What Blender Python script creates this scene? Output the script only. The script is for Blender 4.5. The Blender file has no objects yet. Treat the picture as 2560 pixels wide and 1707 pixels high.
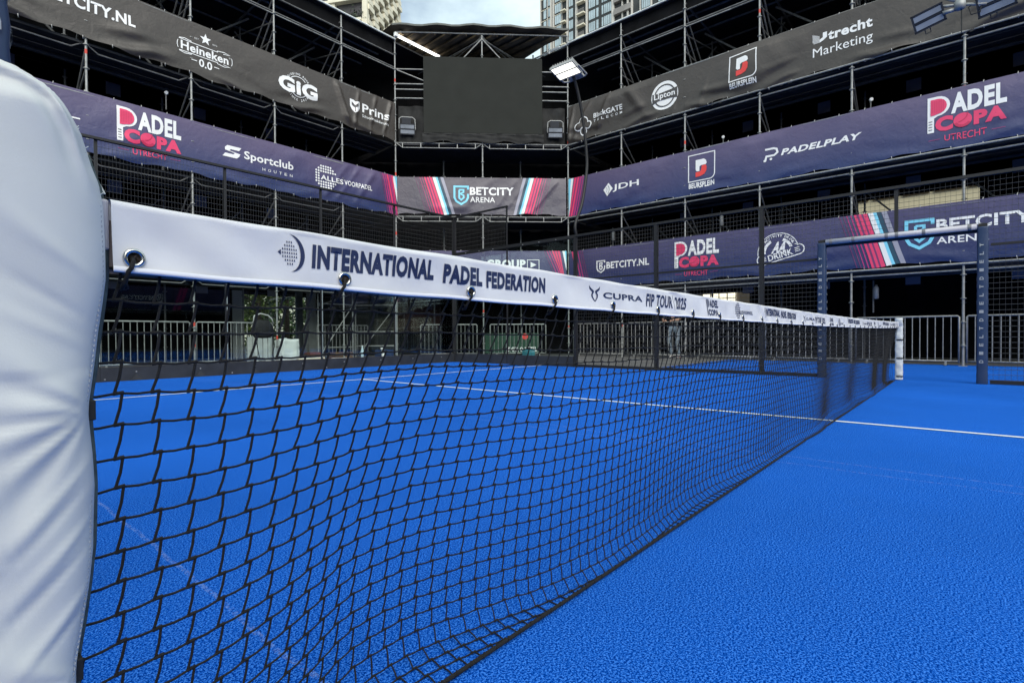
import bpy, bmesh, math, random
from mathutils import Vector, Matrix, Euler
from mathutils.geometry import tessellate_polygon
R_ = math.radians
random.seed(7)
sc = bpy.context.scene
col = sc.collection

# ------------------------------------------------------------------ camera
CAM = (-5.12295, -0.79443, 0.73793); YAW, PITCH, ROLL = 0.861214, -0.012388, -0.005537
cd = bpy.data.cameras.new("camera"); co = bpy.data.objects.new("camera", cd); col.objects.link(co)
fw = Vector((math.cos(PITCH)*math.sin(YAW), math.cos(PITCH)*math.cos(YAW), math.sin(PITCH)))
rt = Vector((math.cos(YAW), -math.sin(YAW), 0)); up = rt.cross(fw)
r2 = math.cos(ROLL)*rt + math.sin(ROLL)*up; u2 = -math.sin(ROLL)*rt + math.cos(ROLL)*up
m = Matrix((r2, u2, -fw)).transposed().to_4x4(); m.translation = Vector(CAM); co.matrix_world = m
cd.sensor_width = 36.0; cd.lens = 1323.15/2560*36; cd.clip_start = 0.02; cd.clip_end = 1500
sc.camera = co

# ------------------------------------------------------------------ light
SUN_EL, SUN_AZ = R_(40), R_(214)            # azimuth from +Y towards +X
w = bpy.data.worlds.new("World"); sc.world = w; w.use_nodes = True
nt = w.node_tree; N = nt.nodes; Lk = nt.links; N.clear()
out = N.new("ShaderNodeOutputWorld"); bg = N.new("ShaderNodeBackground")
sky = N.new("ShaderNodeTexSky"); sky.sky_type = 'NISHITA'; sky.sun_disc = False
sky.sun_elevation = SUN_EL; sky.sun_rotation = SUN_AZ; sky.air_density = 1.0; sky.dust_density = 1.5; sky.ozone_density = 1.0
tc = N.new("ShaderNodeTexCoord"); mp = N.new("ShaderNodeMapping"); mp.inputs['Scale'].default_value = (1.6, 1.6, 3.2); mp.inputs['Location'].default_value = (0.35, 0.9, 0.1)
nz = N.new("ShaderNodeTexNoise"); nz.inputs['Scale'].default_value = 2.2; nz.inputs['Detail'].default_value = 7; nz.inputs['Roughness'].default_value = 0.55
cr = N.new("ShaderNodeValToRGB"); cr.color_ramp.elements[0].position = 0.20; cr.color_ramp.elements[1].position = 0.55
mx = N.new("ShaderNodeMix"); mx.data_type = 'RGBA'; mx.inputs['B'].default_value = (6.0, 7.3, 7.7, 1)
Lk.new(tc.outputs['Generated'], mp.inputs['Vector']); Lk.new(mp.outputs['Vector'], nz.inputs['Vector'])
Lk.new(nz.outputs['Fac'], cr.inputs['Fac']); Lk.new(cr.outputs['Color'], mx.inputs['Factor'])
Lk.new(sky.outputs['Color'], mx.inputs['A']); Lk.new(mx.outputs['Result'], bg.inputs['Color'])
bg.inputs['Strength'].default_value = 0.10
Lk.new(bg.outputs['Background'], out.inputs['Surface'])
sd = bpy.data.lights.new("sun", 'SUN'); sd.energy = 2.3; sd.angle = R_(60); sd.color = (1.0, 0.95, 0.87)
so = bpy.data.objects.new("sun", sd); col.objects.link(so)
sdir = Vector((math.cos(SUN_EL)*math.sin(SUN_AZ), math.cos(SUN_EL)*math.cos(SUN_AZ), math.sin(SUN_EL)))
so.rotation_euler = sdir.to_track_quat('Z', 'Y').to_euler(); so.location = (0, 0, 40)
sc.view_settings.view_transform = 'Standard'; sc.view_settings.look = 'None'; sc.view_settings.gamma = 1; sc.view_settings.exposure = 0.65
sc.view_settings.use_curve_mapping = False
try:
    sc.cycles.use_denoising = True; sc.cycles.max_bounces = 8; sc.cycles.transparent_max_bounces = 16
except Exception: pass

# ------------------------------------------------------------------ materials
MATS = {}
def mat(name, c, rough=0.6, metal=0.0, var=0.0, scale=8.0, bump=0.0, bscale=40.0, spec=0.5, emit=None, estr=0.0, sheen=0.0, coat=0.0):
    if name in MATS: return MATS[name]
    mm = bpy.data.materials.new(name); mm.use_nodes = True; t = mm.node_tree; b = t.nodes['Principled BSDF']
    b.inputs['Base Color'].default_value = (*c, 1); b.inputs['Roughness'].default_value = rough; b.inputs['Metallic'].default_value = metal
    b.inputs['Specular IOR Level'].default_value = spec
    if sheen: b.inputs['Sheen Weight'].default_value = sheen
    if coat: b.inputs['Coat Weight'].default_value = coat
    tcn = t.nodes.new('ShaderNodeTexCoord')
    if var:
        n = t.nodes.new('ShaderNodeTexNoise'); n.inputs['Scale'].default_value = scale; n.inputs['Detail'].default_value = 6
        t.links.new(tcn.outputs['Object'], n.inputs['Vector'])
        r = t.nodes.new('ShaderNodeValToRGB')
        r.color_ramp.elements[0].position = 0.3; r.color_ramp.elements[1].position = 0.7
        r.color_ramp.elements[0].color = (*[max(0, x*(1-var)) for x in c], 1); r.color_ramp.elements[1].color = (*[min(1, x*(1+var)) for x in c], 1)
        t.links.new(n.outputs['Fac'], r.inputs['Fac']); t.links.new(r.outputs['Color'], b.inputs['Base Color'])
    if bump:
        n2 = t.nodes.new('ShaderNodeTexNoise'); n2.inputs['Scale'].default_value = bscale; n2.inputs['Detail'].default_value = 4
        t.links.new(tcn.outputs['Object'], n2.inputs['Vector'])
        bp = t.nodes.new('ShaderNodeBump'); bp.inputs['Strength'].default_value = bump; bp.inputs['Distance'].default_value = 0.01
        t.links.new(n2.outputs['Fac'], bp.inputs['Height']); t.links.new(bp.outputs['Normal'], b.inputs['Normal'])
    if emit:
        b.inputs['Emission Color'].default_value = (*emit, 1); b.inputs['Emission Strength'].default_value = estr
    MATS[name] = mm; return mm

def glass_mat(name, tint=(0.9, 0.96, 0.95), refl=1.0):
    mm = bpy.data.materials.new(name); mm.use_nodes = True; t = mm.node_tree; t.nodes.clear()
    o = t.nodes.new('ShaderNodeOutputMaterial'); tr = t.nodes.new('ShaderNodeBsdfTransparent'); gl = t.nodes.new('ShaderNodeBsdfGlossy')
    tr.inputs['Color'].default_value = (*tint, 1); gl.inputs['Roughness'].default_value = 0.02; gl.inputs['Color'].default_value = (1, 1, 1, 1)
    fr = t.nodes.new('ShaderNodeFresnel'); fr.inputs['IOR'].default_value = 1.5
    mi = t.nodes.new('ShaderNodeMixShader'); sc_ = t.nodes.new('ShaderNodeMath'); sc_.operation = 'MULTIPLY'; sc_.inputs[1].default_value = refl; t.links.new(fr.outputs['Fac'], sc_.inputs[0]); t.links.new(sc_.outputs[0], mi.inputs['Fac']); t.links.new(tr.outputs['BSDF'], mi.inputs[1]); t.links.new(gl.outputs['BSDF'], mi.inputs[2])
    t.links.new(mi.outputs['Shader'], o.inputs['Surface']); return mm

def turf_mat():
    mm = bpy.data.materials.new('blue_turf'); mm.use_nodes = True; t = mm.node_tree; b = t.nodes['Principled BSDF']
    tcn = t.nodes.new('ShaderNodeTexCoord')
    def noise(s, d, rg=0.6):
        n = t.nodes.new('ShaderNodeTexNoise'); n.inputs['Scale'].default_value = s; n.inputs['Detail'].default_value = d; n.inputs['Roughness'].default_value = rg
        t.links.new(tcn.outputs['Object'], n.inputs['Vector']); return n
    a0_ = noise(185, 2, 0.6); a1_ = noise(300, 1, 0.5); g = noise(0.55, 4); 
    r = t.nodes.new('ShaderNodeValToRGB'); e = r.color_ramp.elements
    e[0].position = 0.425; e[0].color = (0.0004, 0.027, 0.215, 1); e[1].position = 0.575; e[1].color = (0.046, 0.205, 0.70, 1)
    k = e.new(0.5); k.color = (0.0035, 0.080, 0.43, 1)
    am = t.nodes.new('ShaderNodeMix'); am.data_type = 'FLOAT'; am.inputs['Factor'].default_value = 0.35
    t.links.new(a0_.outputs['Fac'], am.inputs['A']); t.links.new(a1_.outputs['Fac'], am.inputs['B']); aout = am.outputs['Result']
    t.links.new(aout, r.inputs['Fac'])
    r2_ = t.nodes.new('ShaderNodeValToRGB'); r2_.color_ramp.elements[0].position = 0.3; r2_.color_ramp.elements[0].color = (0.86, 0.86, 0.86, 1); r2_.color_ramp.elements[1].position = 0.7; r2_.color_ramp.elements[1].color = (1.08, 1.08, 1.08, 1)
    t.links.new(g.outputs['Fac'], r2_.inputs['Fac'])
    mu = t.nodes.new('ShaderNodeMix'); mu.data_type = 'RGBA'; mu.blend_type = 'MULTIPLY'; mu.inputs['Factor'].default_value = 1
    t.links.new(r.outputs['Color'], mu.inputs['A']); t.links.new(r2_.outputs['Color'], mu.inputs['B'])
    # pale drag scuffs: thin worn lines broken up by noise
    sep = t.nodes.new('ShaderNodeSeparateXYZ'); t.links.new(tcn.outputs['Object'], sep.inputs['Vector'])
    def math_(op, a_, b_=None):
        q = t.nodes.new('ShaderNodeMath'); q.operation = op
        for i, v in enumerate((a_, b_)):
            if v is None: continue
            if isinstance(v, (int, float)): q.inputs[i].default_value = v
            else: t.links.new(v, q.inputs[i])
        return q.outputs[0]
    wob = noise(1.3, 2); brk = noise(55, 4, 0.8)
    xs = math_('ADD', sep.outputs['X'], math_('MULTIPLY', math_('SUBTRACT', wob.outputs['Fac'], 0.5), 0.10))
    tot = None
    for x0, wd in ((-4.54, 0.007), (-1.63, 0.007), (-1.80, 0.006)):
        dd = math_('ABSOLUTE', math_('SUBTRACT', xs, x0)); ln = math_('LESS_THAN', dd, wd)
        tot = ln if tot is None else math_('MAXIMUM', tot, ln)
    fac = math_('MULTIPLY', tot, math_('MULTIPLY', math_('GREATER_THAN', brk.outputs['Fac'], 0.50), 0.16))
    m3 = t.nodes.new('ShaderNodeMix'); m3.data_type = 'RGBA'; m3.inputs['B'].default_value = (0.45, 0.55, 0.75, 1)
    t.links.new(fac, m3.inputs['Factor']); t.links.new(mu.outputs['Result'], m3.inputs['A'])
    t.links.new(m3.outputs['Result'], b.inputs['Base Color'])
    b.inputs['Roughness'].default_value = 0.9; b.inputs['Specular IOR Level'].default_value = 0.0
    b.inputs['Sheen Weight'].default_value = 0.0; b.inputs['Sheen Roughness'].default_value = 0.5; b.inputs['Sheen Tint'].default_value = (0.3, 0.5, 1, 1)
    bp = t.nodes.new('ShaderNodeBump'); bp.inputs['Strength'].default_value = 0.2; bp.inputs['Distance'].default_value = 0.005
    t.links.new(aout, bp.inputs['Height']); t.links.new(bp.outputs['Normal'], b.inputs['Normal'])
    return mm

def banner_mat(name, top, bot, rough=0.45, z0=0., z1=1.3):
    """banner fabric whose base colour blends from one tone along the top edge to another along the bottom, with a fine weave"""
    mm = bpy.data.materials.new(name); mm.use_nodes = True; t = mm.node_tree; b = t.nodes['Principled BSDF']
    tcn = t.nodes.new('ShaderNodeTexCoord'); sep = t.nodes.new('ShaderNodeSeparateXYZ'); t.links.new(tcn.outputs['Object'], sep.inputs['Vector'])
    mr = t.nodes.new('ShaderNodeMapRange'); mr.inputs['From Min'].default_value = z0; mr.inputs['From Max'].default_value = z1
    t.links.new(sep.outputs['Z'], mr.inputs['Value'])
    r = t.nodes.new('ShaderNodeValToRGB'); r.color_ramp.elements[0].color = (*bot, 1); r.color_ramp.elements[1].color = (*top, 1)
    n = t.nodes.new('ShaderNodeTexNoise'); n.inputs['Scale'].default_value = 1.1; n.inputs['Detail'].default_value = 3
    t.links.new(tcn.outputs['Object'], n.inputs['Vector'])
    ad = t.nodes.new('ShaderNodeMath'); ad.operation = 'ADD'; sb = t.nodes.new('ShaderNodeMath'); sb.operation = 'MULTIPLY_ADD'; sb.inputs[1].default_value = 0.5; sb.inputs[2].default_value = -0.25
    t.links.new(n.outputs['Fac'], sb.inputs[0]); t.links.new(mr.outputs['Result'], ad.inputs[0]); t.links.new(sb.outputs[0], ad.inputs[1])
    t.links.new(ad.outputs[0], r.inputs['Fac']); t.links.new(r.outputs['Color'], b.inputs['Base Color'])
    b.inputs['Roughness'].default_value = rough; b.inputs['Specular IOR Level'].default_value = 0.5
    n2 = t.nodes.new('ShaderNodeTexNoise'); n2.inputs['Scale'].default_value = 7; n2.inputs['Detail'].default_value = 4; n2.inputs['Distortion'].default_value = 0.6
    t.links.new(tcn.outputs['Object'], n2.inputs['Vector'])
    bp = t.nodes.new('ShaderNodeBump'); bp.inputs['Strength'].default_value = 0.35; bp.inputs['Distance'].default_value = 0.03
    t.links.new(n2.outputs['Fac'], bp.inputs['Height']); t.links.new(bp.outputs['Normal'], b.inputs['Normal'])
    return mm

TURF = turf_mat()
M_LINE = mat('line_paint', (0.68, 0.71, 0.70), 0.8, var=0.12, scale=60)
M_PAVE = mat('paving', (0.10, 0.10, 0.10), 0.9, var=0.4, scale=3, bump=0.3, bscale=60)
M_ROPE = mat('black_rope', (0.004, 0.004, 0.0045), 0.8, var=0.3, scale=300, bump=0.5, bscale=500)
M_TAPE = mat('tape_vinyl', (0.66, 0.665, 0.69), 0.42, var=0.05, scale=12, bump=0.12, bscale=22)
M_HEM = mat('tape_hem', (0.86, 0.86, 0.88), 0.4)
M_INK = mat('navy_ink', (0.008, 0.018, 0.075), 0.5)
M_INK2 = mat('grey_ink', (0.12, 0.13, 0.17), 0.5)
M_PAD = mat('cover_vinyl', (0.57, 0.595, 0.595), 0.55, var=0.05, scale=7, bump=0.05, bscale=420)
M_PADB = mat('cover_edging', (0.06, 0.085, 0.085), 0.7, var=0.3, scale=80)
M_STITCH = mat('stitch_thread', (0.33, 0.36, 0.40), 0.7)
M_STRAP = mat('black_strap', (0.01, 0.011, 0.012), 0.7)
M_CHROME = mat('nickel', (0.62, 0.62, 0.60), 0.18, 1.0, var=0.1, scale=40)
M_STEEL = mat('galvanised_steel', (0.27, 0.275, 0.27), 0.5, 0.35, var=0.25, scale=10)
M_STEELM = mat('grey_steel', (0.16, 0.16, 0.16), 0.55, 0.3, var=0.25, scale=8)
M_STEELD = mat('dark_steel', (0.15, 0.15, 0.15), 0.6, 0.3, var=0.3, scale=8)
M_RED = mat('red_mark', (0.55, 0.05, 0.03), 0.6)
M_BLACKM = mat('black_powder_coat', (0.006, 0.006, 0.007), 0.6, var=0.2, scale=20)
M_WIRE = mat('fence_wire', (0.05, 0.05, 0.05), 0.4)
M_KERB = mat('kerb_board', (0.017, 0.019, 0.023), 0.6, var=0.35, scale=5)
M_GLASS = glass_mat('pane_glass'); M_GLASS2 = glass_mat('dimmed_pane_glass', refl=0.12)  # side panes: same glass, mirror strength cut to hide bright sky reflections
M_GEDGE = mat('glass_edge', (0.30, 0.36, 0.34), 0.2)
M_CLOTH = mat('black_cloth', (0.008, 0.008, 0.009), 0.95, var=0.4, scale=2, spec=0.1)
M_DRAPE = mat('black_drape', (0.022, 0.022, 0.022), 0.8, var=0.4, scale=4, spec=0.2)
M_DECK = mat('dark_decking', (0.030, 0.031, 0.036), 0.7, var=0.4, scale=3)
M_ROOFB = mat('brown_ply', (0.20, 0.145, 0.08), 0.8, var=0.5, scale=3)
M_ROOFS = mat('roof_sheet', (0.012, 0.013, 0.017), 0.6, var=0.3, scale=2)
M_ROOFE = mat('roof_edge_metal', (0.72, 0.75, 0.74), 0.4, 0.2, var=0.1, scale=4)
M_WHITEM = mat('white_gutter', (0.85, 0.86, 0.84), 0.35)
M_BOARD = mat('notice_board', (0.20, 0.20, 0.25), 0.7)
M_SCREEN = mat('led_screen', (0.024, 0.0255, 0.023), 0.8, var=0.08, scale=2.0, spec=0.12)
M_SCREENF = mat('screen_frame', (0.03, 0.03, 0.03), 0.6)
M_LENS = mat('lamp_lens', (0.22, 0.24, 0.27), 0.25, var=0.25, scale=3, coat=0.3)
M_LAMPB = mat('lamp_housing', (0.02, 0.022, 0.028), 0.45)
M_LAMPG = mat('lamp_housing_grey', (0.35, 0.35, 0.34), 0.5, 0.3)
M_LIT = mat('lit_lens', (0.9, 0.9, 0.85), 0.4, emit=(1.0, 0.97, 0.84), estr=1.6)
M_NAVYPAD = mat('navy_padding', (0.012, 0.032, 0.085), 0.5, bump=0.15, bscale=18)
M_GREYPAD = mat('grey_padding', (0.42, 0.42, 0.46), 0.5)
P_WHITE = mat('print_white', (0.78, 0.78, 0.78), 0.5)
P_WHITE2 = mat('faded_white_print', (0.27, 0.29, 0.32), 0.6)
P_PINK = mat('print_pink', (0.72, 0.045, 0.14), 0.5)
P_MAG = mat('print_magenta', (0.42, 0.03, 0.17), 0.5)
P_MAGD = mat('print_dark_magenta', (0.16, 0.03, 0.12), 0.5)
P_RED = mat('print_red', (0.72, 0.05, 0.045), 0.5)
P_CYAN = mat('print_cyan', (0.20, 0.60, 0.78), 0.5)
P_TEAL = mat('print_teal', (0.015, 0.06, 0.10), 0.5)
P_SILV = mat('print_silver', (0.30, 0.30, 0.37), 0.45)
P_DARK = mat('print_dark', (0.055, 0.05, 0.05), 0.5)
P_PINKD = mat('print_deep_pink', (0.50, 0.02, 0.085), 0.5)
B_BLACK = banner_mat('banner_black', (0.060, 0.050, 0.044), (0.044, 0.037, 0.032), 0.45)
B_BLUE = banner_mat('banner_blue', (0.105, 0.082, 0.158), (0.016, 0.030, 0.112), 0.42)
B_NAVY = banner_mat('banner_navy', (0.072, 0.062, 0.140), (0.012, 0.026, 0.100), 0.42)
B_GREY = banner_mat('banner_grey', (0.078, 0.066, 0.086), (0.066, 0.060, 0.084), 0.40)

# ------------------------------------------------------------------ mesh helpers
class MB:
    def __init__(s): s.v = []; s.f = []; s.m = []
    def add(s, vs, fs, mi=0):
        o = len(s.v); s.v += [tuple(p) for p in vs]; s.f += [tuple(i+o for i in f) for f in fs]; s.m += [mi]*len(fs); return s
    def box(s, c, d, mi=0, rot=None):
        x, y, z = d[0]/2, d[1]/2, d[2]/2
        vs = [Vector(p) for p in ((-x,-y,-z),(x,-y,-z),(x,y,-z),(-x,y,-z),(-x,-y,z),(x,-y,z),(x,y,z),(-x,y,z))]
        if rot is not None: vs = [rot @ p for p in vs]
        c = Vector(c)
        return s.add([p+c for p in vs], [(0,3,2,1),(4,5,6,7),(0,1,5,4),(1,2,6,5),(2,3,7,6),(3,0,4,7)], mi)
    def tube(s, p0, p1, r, n=8, mi=0, cap=True, r1=None):
        return s.path([p0, p1], r, n, mi, cap, r_end=r1)
    def path(s, pts, r, n=8, mi=0, cap=True, closed=False, r_end=None):
        pts = [Vector(p) for p in pts]; k = len(pts); o = len(s.v); prev = None
        for i, p in enumerate(pts):
            a = pts[(i-1) % k] if (i > 0 or closed) else p; b = pts[(i+1) % k] if (i < k-1 or closed) else p
            d = (b-a); d = d.normalized() if d.length > 1e-9 else Vector((0,0,1))
            if prev is None:
                h = Vector((0,0,1)) if abs(d.z) < 0.9 else Vector((1,0,0)); u = d.cross(h).normalized()
            else: u = (prev - d*prev.dot(d)); u = u.normalized() if u.length > 1e-6 else d.orthogonal().normalized()
            prev = u; q = d.cross(u); rr = r if r_end is None else r + (r_end-r)*i/(k-1)
            for j in range(n):
                t = 2*math.pi*j/n; s.v.append(tuple(p + u*(rr*math.cos(t)) + q*(rr*math.sin(t))))
        for i in range(k if closed else k-1):
            i2 = (i+1) % k
            for j in range(n):
                j2 = (j+1) % n; s.f.append((o+i*n+j, o+i*n+j2, o+i2*n+j2, o+i2*n+j)); s.m.append(mi)
        if cap and not closed:
            s.f.append(tuple(o+j for j in range(n))[::-1]); s.m.append(mi)
            s.f.append(tuple(o+(k-1)*n+j for j in range(n))); s.m.append(mi)
        return s
    def lathe(s, prof, c, n=16, mi=0, axis=None):
        o = len(s.v); c = Vector(c)
        for r, z in prof:
            for j in range(n):
                t = 2*math.pi*j/n; p = Vector((r*math.cos(t), r*math.sin(t), z))
                if axis is not None: p = axis @ p
                s.v.append(tuple(c+p))
        for i in range(len(prof)-1):
            for j in range(n):
                j2 = (j+1) % n; s.f.append((o+i*n+j, o+i*n+j2, o+(i+1)*n+j2, o+(i+1)*n+j)); s.m.append(mi)
        s.f.append(tuple(o+j for j in range(n))[::-1]); s.m.append(mi)
        s.f.append(tuple(o+(len(prof)-1)*n+j for j in range(n))); s.m.append(mi)
        return s
    def build(s, name, mats, parent=None, smooth=False, origin=None, bevel=0.0):
        if not isinstance(mats, (list, tuple)): mats = [mats]
        me = bpy.data.meshes.new(name)
        vs = s.v if origin is None else [(p[0]-origin[0], p[1]-origin[1], p[2]-origin[2]) for p in s.v]
        me.from_pydata(vs, [], s.f); 
        for q in mats: me.materials.append(q)
        me.polygons.foreach_set('material_index', s.m)
        if smooth: me.polygons.foreach_set('use_smooth', [True]*len(s.f))
        me.update(); o = bpy.data.objects.new(name, me); col.objects.link(o)
        if origin is not None: o.location = origin
        if parent is not None: o.parent = parent
        if bevel:
            b = o.modifiers.new('bevel', 'BEVEL'); b.width = bevel; b.segments = 2; b.limit_method = 'ANGLE'
        return o
def tag(o, label=None, cat=None, group=None, kind=None):
    if label: o['label'] = label
    if cat: o['category'] = cat
    if group: o['group'] = group
    if kind: o['kind'] = kind
    return o
def thing(name, label, cat, loc=(0,0,0), rz=0.0, group=None):
    o = bpy.data.objects.new(name, None); col.objects.link(o); o.location = loc; o.rotation_euler = (0, 0, rz); o.empty_display_size = 0.2
    return tag(o, label, cat, group)
def copy_tree(o, parent=None):
    c = o.copy(); col.objects.link(c); c.parent = parent
    for ch in list(o.children): copy_tree(ch, c)
    return c

# ------------------------------------------------------------------ flat graphics for printing on cloth
def text2d(s, bold=0.0, res=3):
    cu = bpy.data.curves.new('t', 'FONT'); cu.body = s; cu.size = 1; cu.offset = bold; cu.resolution_u = res; cu.space_character = 1.0+bold*1.8
    o = bpy.data.objects.new('t', cu); col.objects.link(o); dg = bpy.context.evaluated_depsgraph_get()
    me = bpy.data.meshes.new_from_object(o.evaluated_get(dg))
    vs = [(p.co.x, p.co.y) for p in me.vertices]; fs = [tuple(p.vertices) for p in me.polygons]
    bpy.data.objects.remove(o); bpy.data.curves.remove(cu); bpy.data.meshes.remove(me)
    return vs, fs
class Gfx:
    """list of (verts2d, faces, material, layer) in banner coordinates u (rightwards as read), v (upwards)"""
    def __init__(s): s.items = []
    def raw(s, vs, fs, mt, layer=1): s.items.append((vs, fs, mt, layer)); return s
    def text(s, t, u0, v0, u1, v1, mt=P_WHITE, bold=0.02, shear=0.0, layer=1, rot=0.0):
        vs, fs = text2d(t, bold)
        x0 = min(p[0] for p in vs); x1 = max(p[0] for p in vs); y0 = min(p[1] for p in vs); y1 = max(p[1] for p in vs)
        W, H = u1-u0-abs(shear)*(v1-v0), v1-v0; o = []
        for x, y in vs:
            a = (x-x0)/(x1-x0)*W; b = (y-y0)/(y1-y0)*H; a += shear*b if shear >= 0 else shear*(b-H)
            if rot:
                cx, cy = W/2, H/2; dx, dy = a-cx, b-cy; a = cx+dx*math.cos(rot)-dy*math.sin(rot); b = cy+dx*math.sin(rot)+dy*math.cos(rot)
            o.append((u0+a, v0+b))
        return s.raw(o, fs, mt, layer)
    def arc(s, t, cu, cv, r, a0, a1, h, mt=P_WHITE, bold=0.02, layer=1):
        n = len(t)
        for i, ch in enumerate(t):
            if ch == ' ': continue
            a = R_(a0 + (a1-a0)*(i+0.5)/n); vs, fs = text2d(ch, bold, 2)
            x0 = min(p[0] for p in vs); x1 = max(p[0] for p in vs); k = h/0.73
            fl = 1 if a1 < a0 else -1; th = a - math.pi/2 if fl > 0 else a + math.pi/2; rr = r if fl > 0 else r+h
            o = []
            for x, y in vs:
                px = (x-(x0+x1)/2)*k; py = y*k
                o.append((cu + rr*math.cos(a) + px*math.cos(th) - py*math.sin(th), cv + rr*math.sin(a) + px*math.sin(th) + py*math.cos(th)))
            s.raw(o, fs, mt, layer)
        return s
    def poly(s, pts, mt=P_WHITE, layer=1):
        tr = tessellate_polygon([[Vector((p[0], p[1], 0)) for p in pts]])
        return s.raw(list(pts), [tuple(t) for t in tr], mt, layer)
    def rect(s, u0, v0, u1, v1, mt=P_WHITE, layer=1): return s.poly([(u0,v0),(u1,v0),(u1,v1),(u0,v1)], mt, layer)
    def disc(s, cu, cv, r, mt=P_WHITE, layer=1, n=24, ry=None):
        ry = ry or r
        return s.poly([(cu+r*math.cos(2*math.pi*i/n), cv+ry*math.sin(2*math.pi*i/n)) for i in range(n)], mt, layer)
    def ring(s, cu, cv, r0, r1, a0=0, a1=360, mt=P_WHITE, layer=1, n=28):
        vs = []; fs = []
        for i in range(n+1):
            a = R_(a0+(a1-a0)*i/n); vs += [(cu+r0*math.cos(a), cv+r0*math.sin(a)), (cu+r1*math.cos(a), cv+r1*math.sin(a))]
            if i: fs.append((2*i-2, 2*i-1, 2*i+1, 2*i))
        return s.raw(vs, fs, mt, layer)
    def stroke(s, pts, wd, mt=P_WHITE, layer=1, closed=False):
        k = len(pts); L = []; Rr = []
        for i in range(k):
            a = pts[i-1] if (i > 0 or closed) else pts[i]; b = pts[(i+1) % k] if (i < k-1 or closed) else pts[i]
            p = pts[i]
            d1 = Vector((p[0]-a[0], p[1]-a[1])); d2 = Vector((b[0]-p[0], b[1]-p[1]))
            if d1.length < 1e-9: d1 = d2
            if d2.length < 1e-9: d2 = d1
            d1 = d1.normalized(); d2 = d2.normalized(); n1 = Vector((-d1.y, d1.x)); n2 = Vector((-d2.y, d2.x)); nn = (n1+n2)
            nn = nn.normalized() if nn.length > 1e-6 else n1; sc_ = min(2.0, 1/max(0.3, nn.dot(n1)))
            L.append((p[0]+nn.x*wd/2*sc_, p[1]+nn.y*wd/2*sc_)); Rr.append((p[0]-nn.x*wd/2*sc_, p[1]-nn.y*wd/2*sc_))
        fs = []
        for i in range(k if closed else k-1):
            j = (i+1) % k; fs.append((i, k+i, k+j, j))
        return s.raw(L+Rr, fs, mt, layer)
def subdiv2d(vs, fs, L):
    vs = list(vs); cache = {}; todo = []; out = []
    for f in fs:
        for i in range(1, len(f)-1): todo.append((f[0], f[i], f[i+1]))
    while todo:
        a, b, c = todo.pop()
        best = None
        for p, q, r in ((a,b,c),(b,c,a),(c,a,b)):
            d = (vs[p][0]-vs[q][0])**2+(vs[p][1]-vs[q][1])**2
            if best is None or d > best[0]: best = (d, p, q, r)
        d, p, q, r = best
        if d <= L*L: out.append((a,b,c)); continue
        k = (min(p,q), max(p,q))
        if k not in cache: cache[k] = len(vs); vs.append(((vs[p][0]+vs[q][0])/2, (vs[p][1]+vs[q][1])/2))
        n = cache[k]; todo += [(p, n, r), (n, q, r)]
    return vs, out
def banner(name, label, O, U, Nn, W, H, base, gfx, fold, cat='banner', L=0.06, nu=None, nv=32, group=None):
    """cloth banner: origin O at bottom left as read, U along it, Nn towards the reader"""
    U = Vector(U).normalized(); Nn = Vector(Nn).normalized(); O = Vector(O); mb = MB(); mats = [base]
    nu = nu or int(W/0.035)
    hem = lambda u: 0.025*math.sin(u*3.1+O.x)+0.018*math.sin(u*7.7)
    def P(u, v, off):
        d = fold(u, v/H)
        q = U*u + Nn*(d+off); z = v
        if v < 0.25*H: z = v + hem(u)*(1-v/(0.25*H))
        return (q.x, q.y, q.z+z)
    vs = [P(W*i/nu, H*j/nv, 0) for j in range(nv+1) for i in range(nu+1)]
    fs = [(j*(nu+1)+i, j*(nu+1)+i+1, (j+1)*(nu+1)+i+1, (j+1)*(nu+1)+i) for j in range(nv) for i in range(nu)]
    mb.add(vs, fs, 0)
    # rolled top hem gives the sheet an edge
    tie = mat('tie_cord', (0.40, 0.40, 0.39), 0.6); mats.append(tie)
    k = int(W/0.52)
    for i in range(k+1):
        u = min(W-0.03, 0.03+W*i/k)
        for v, dz in ((H-0.02, 0.055), (0.02, -0.065)):
            p = P(u, v, 0.006); mb.tube((p[0], p[1], p[2]), (p[0]-Nn.x*0.03+U.x*0.012, p[1]-Nn.y*0.03+U.y*0.012, p[2]+dz), 0.008, 5, 1)
    for gv, gf, mt, ly in gfx.items:
        if mt not in mats: mats.append(mt)
        v2, f2 = subdiv2d(gv, gf, L)
        v2 = [(min(max(u, 0), W), min(max(v, 0.0), H)) for u, v in v2]
        mb.add([P(u, v, 0.009*ly) for u, v in v2], f2, mats.index(mt))
    o = mb.build(name, mats, origin=None, smooth=True)
    o.location = O
    return tag(o, label, cat, group)
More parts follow.
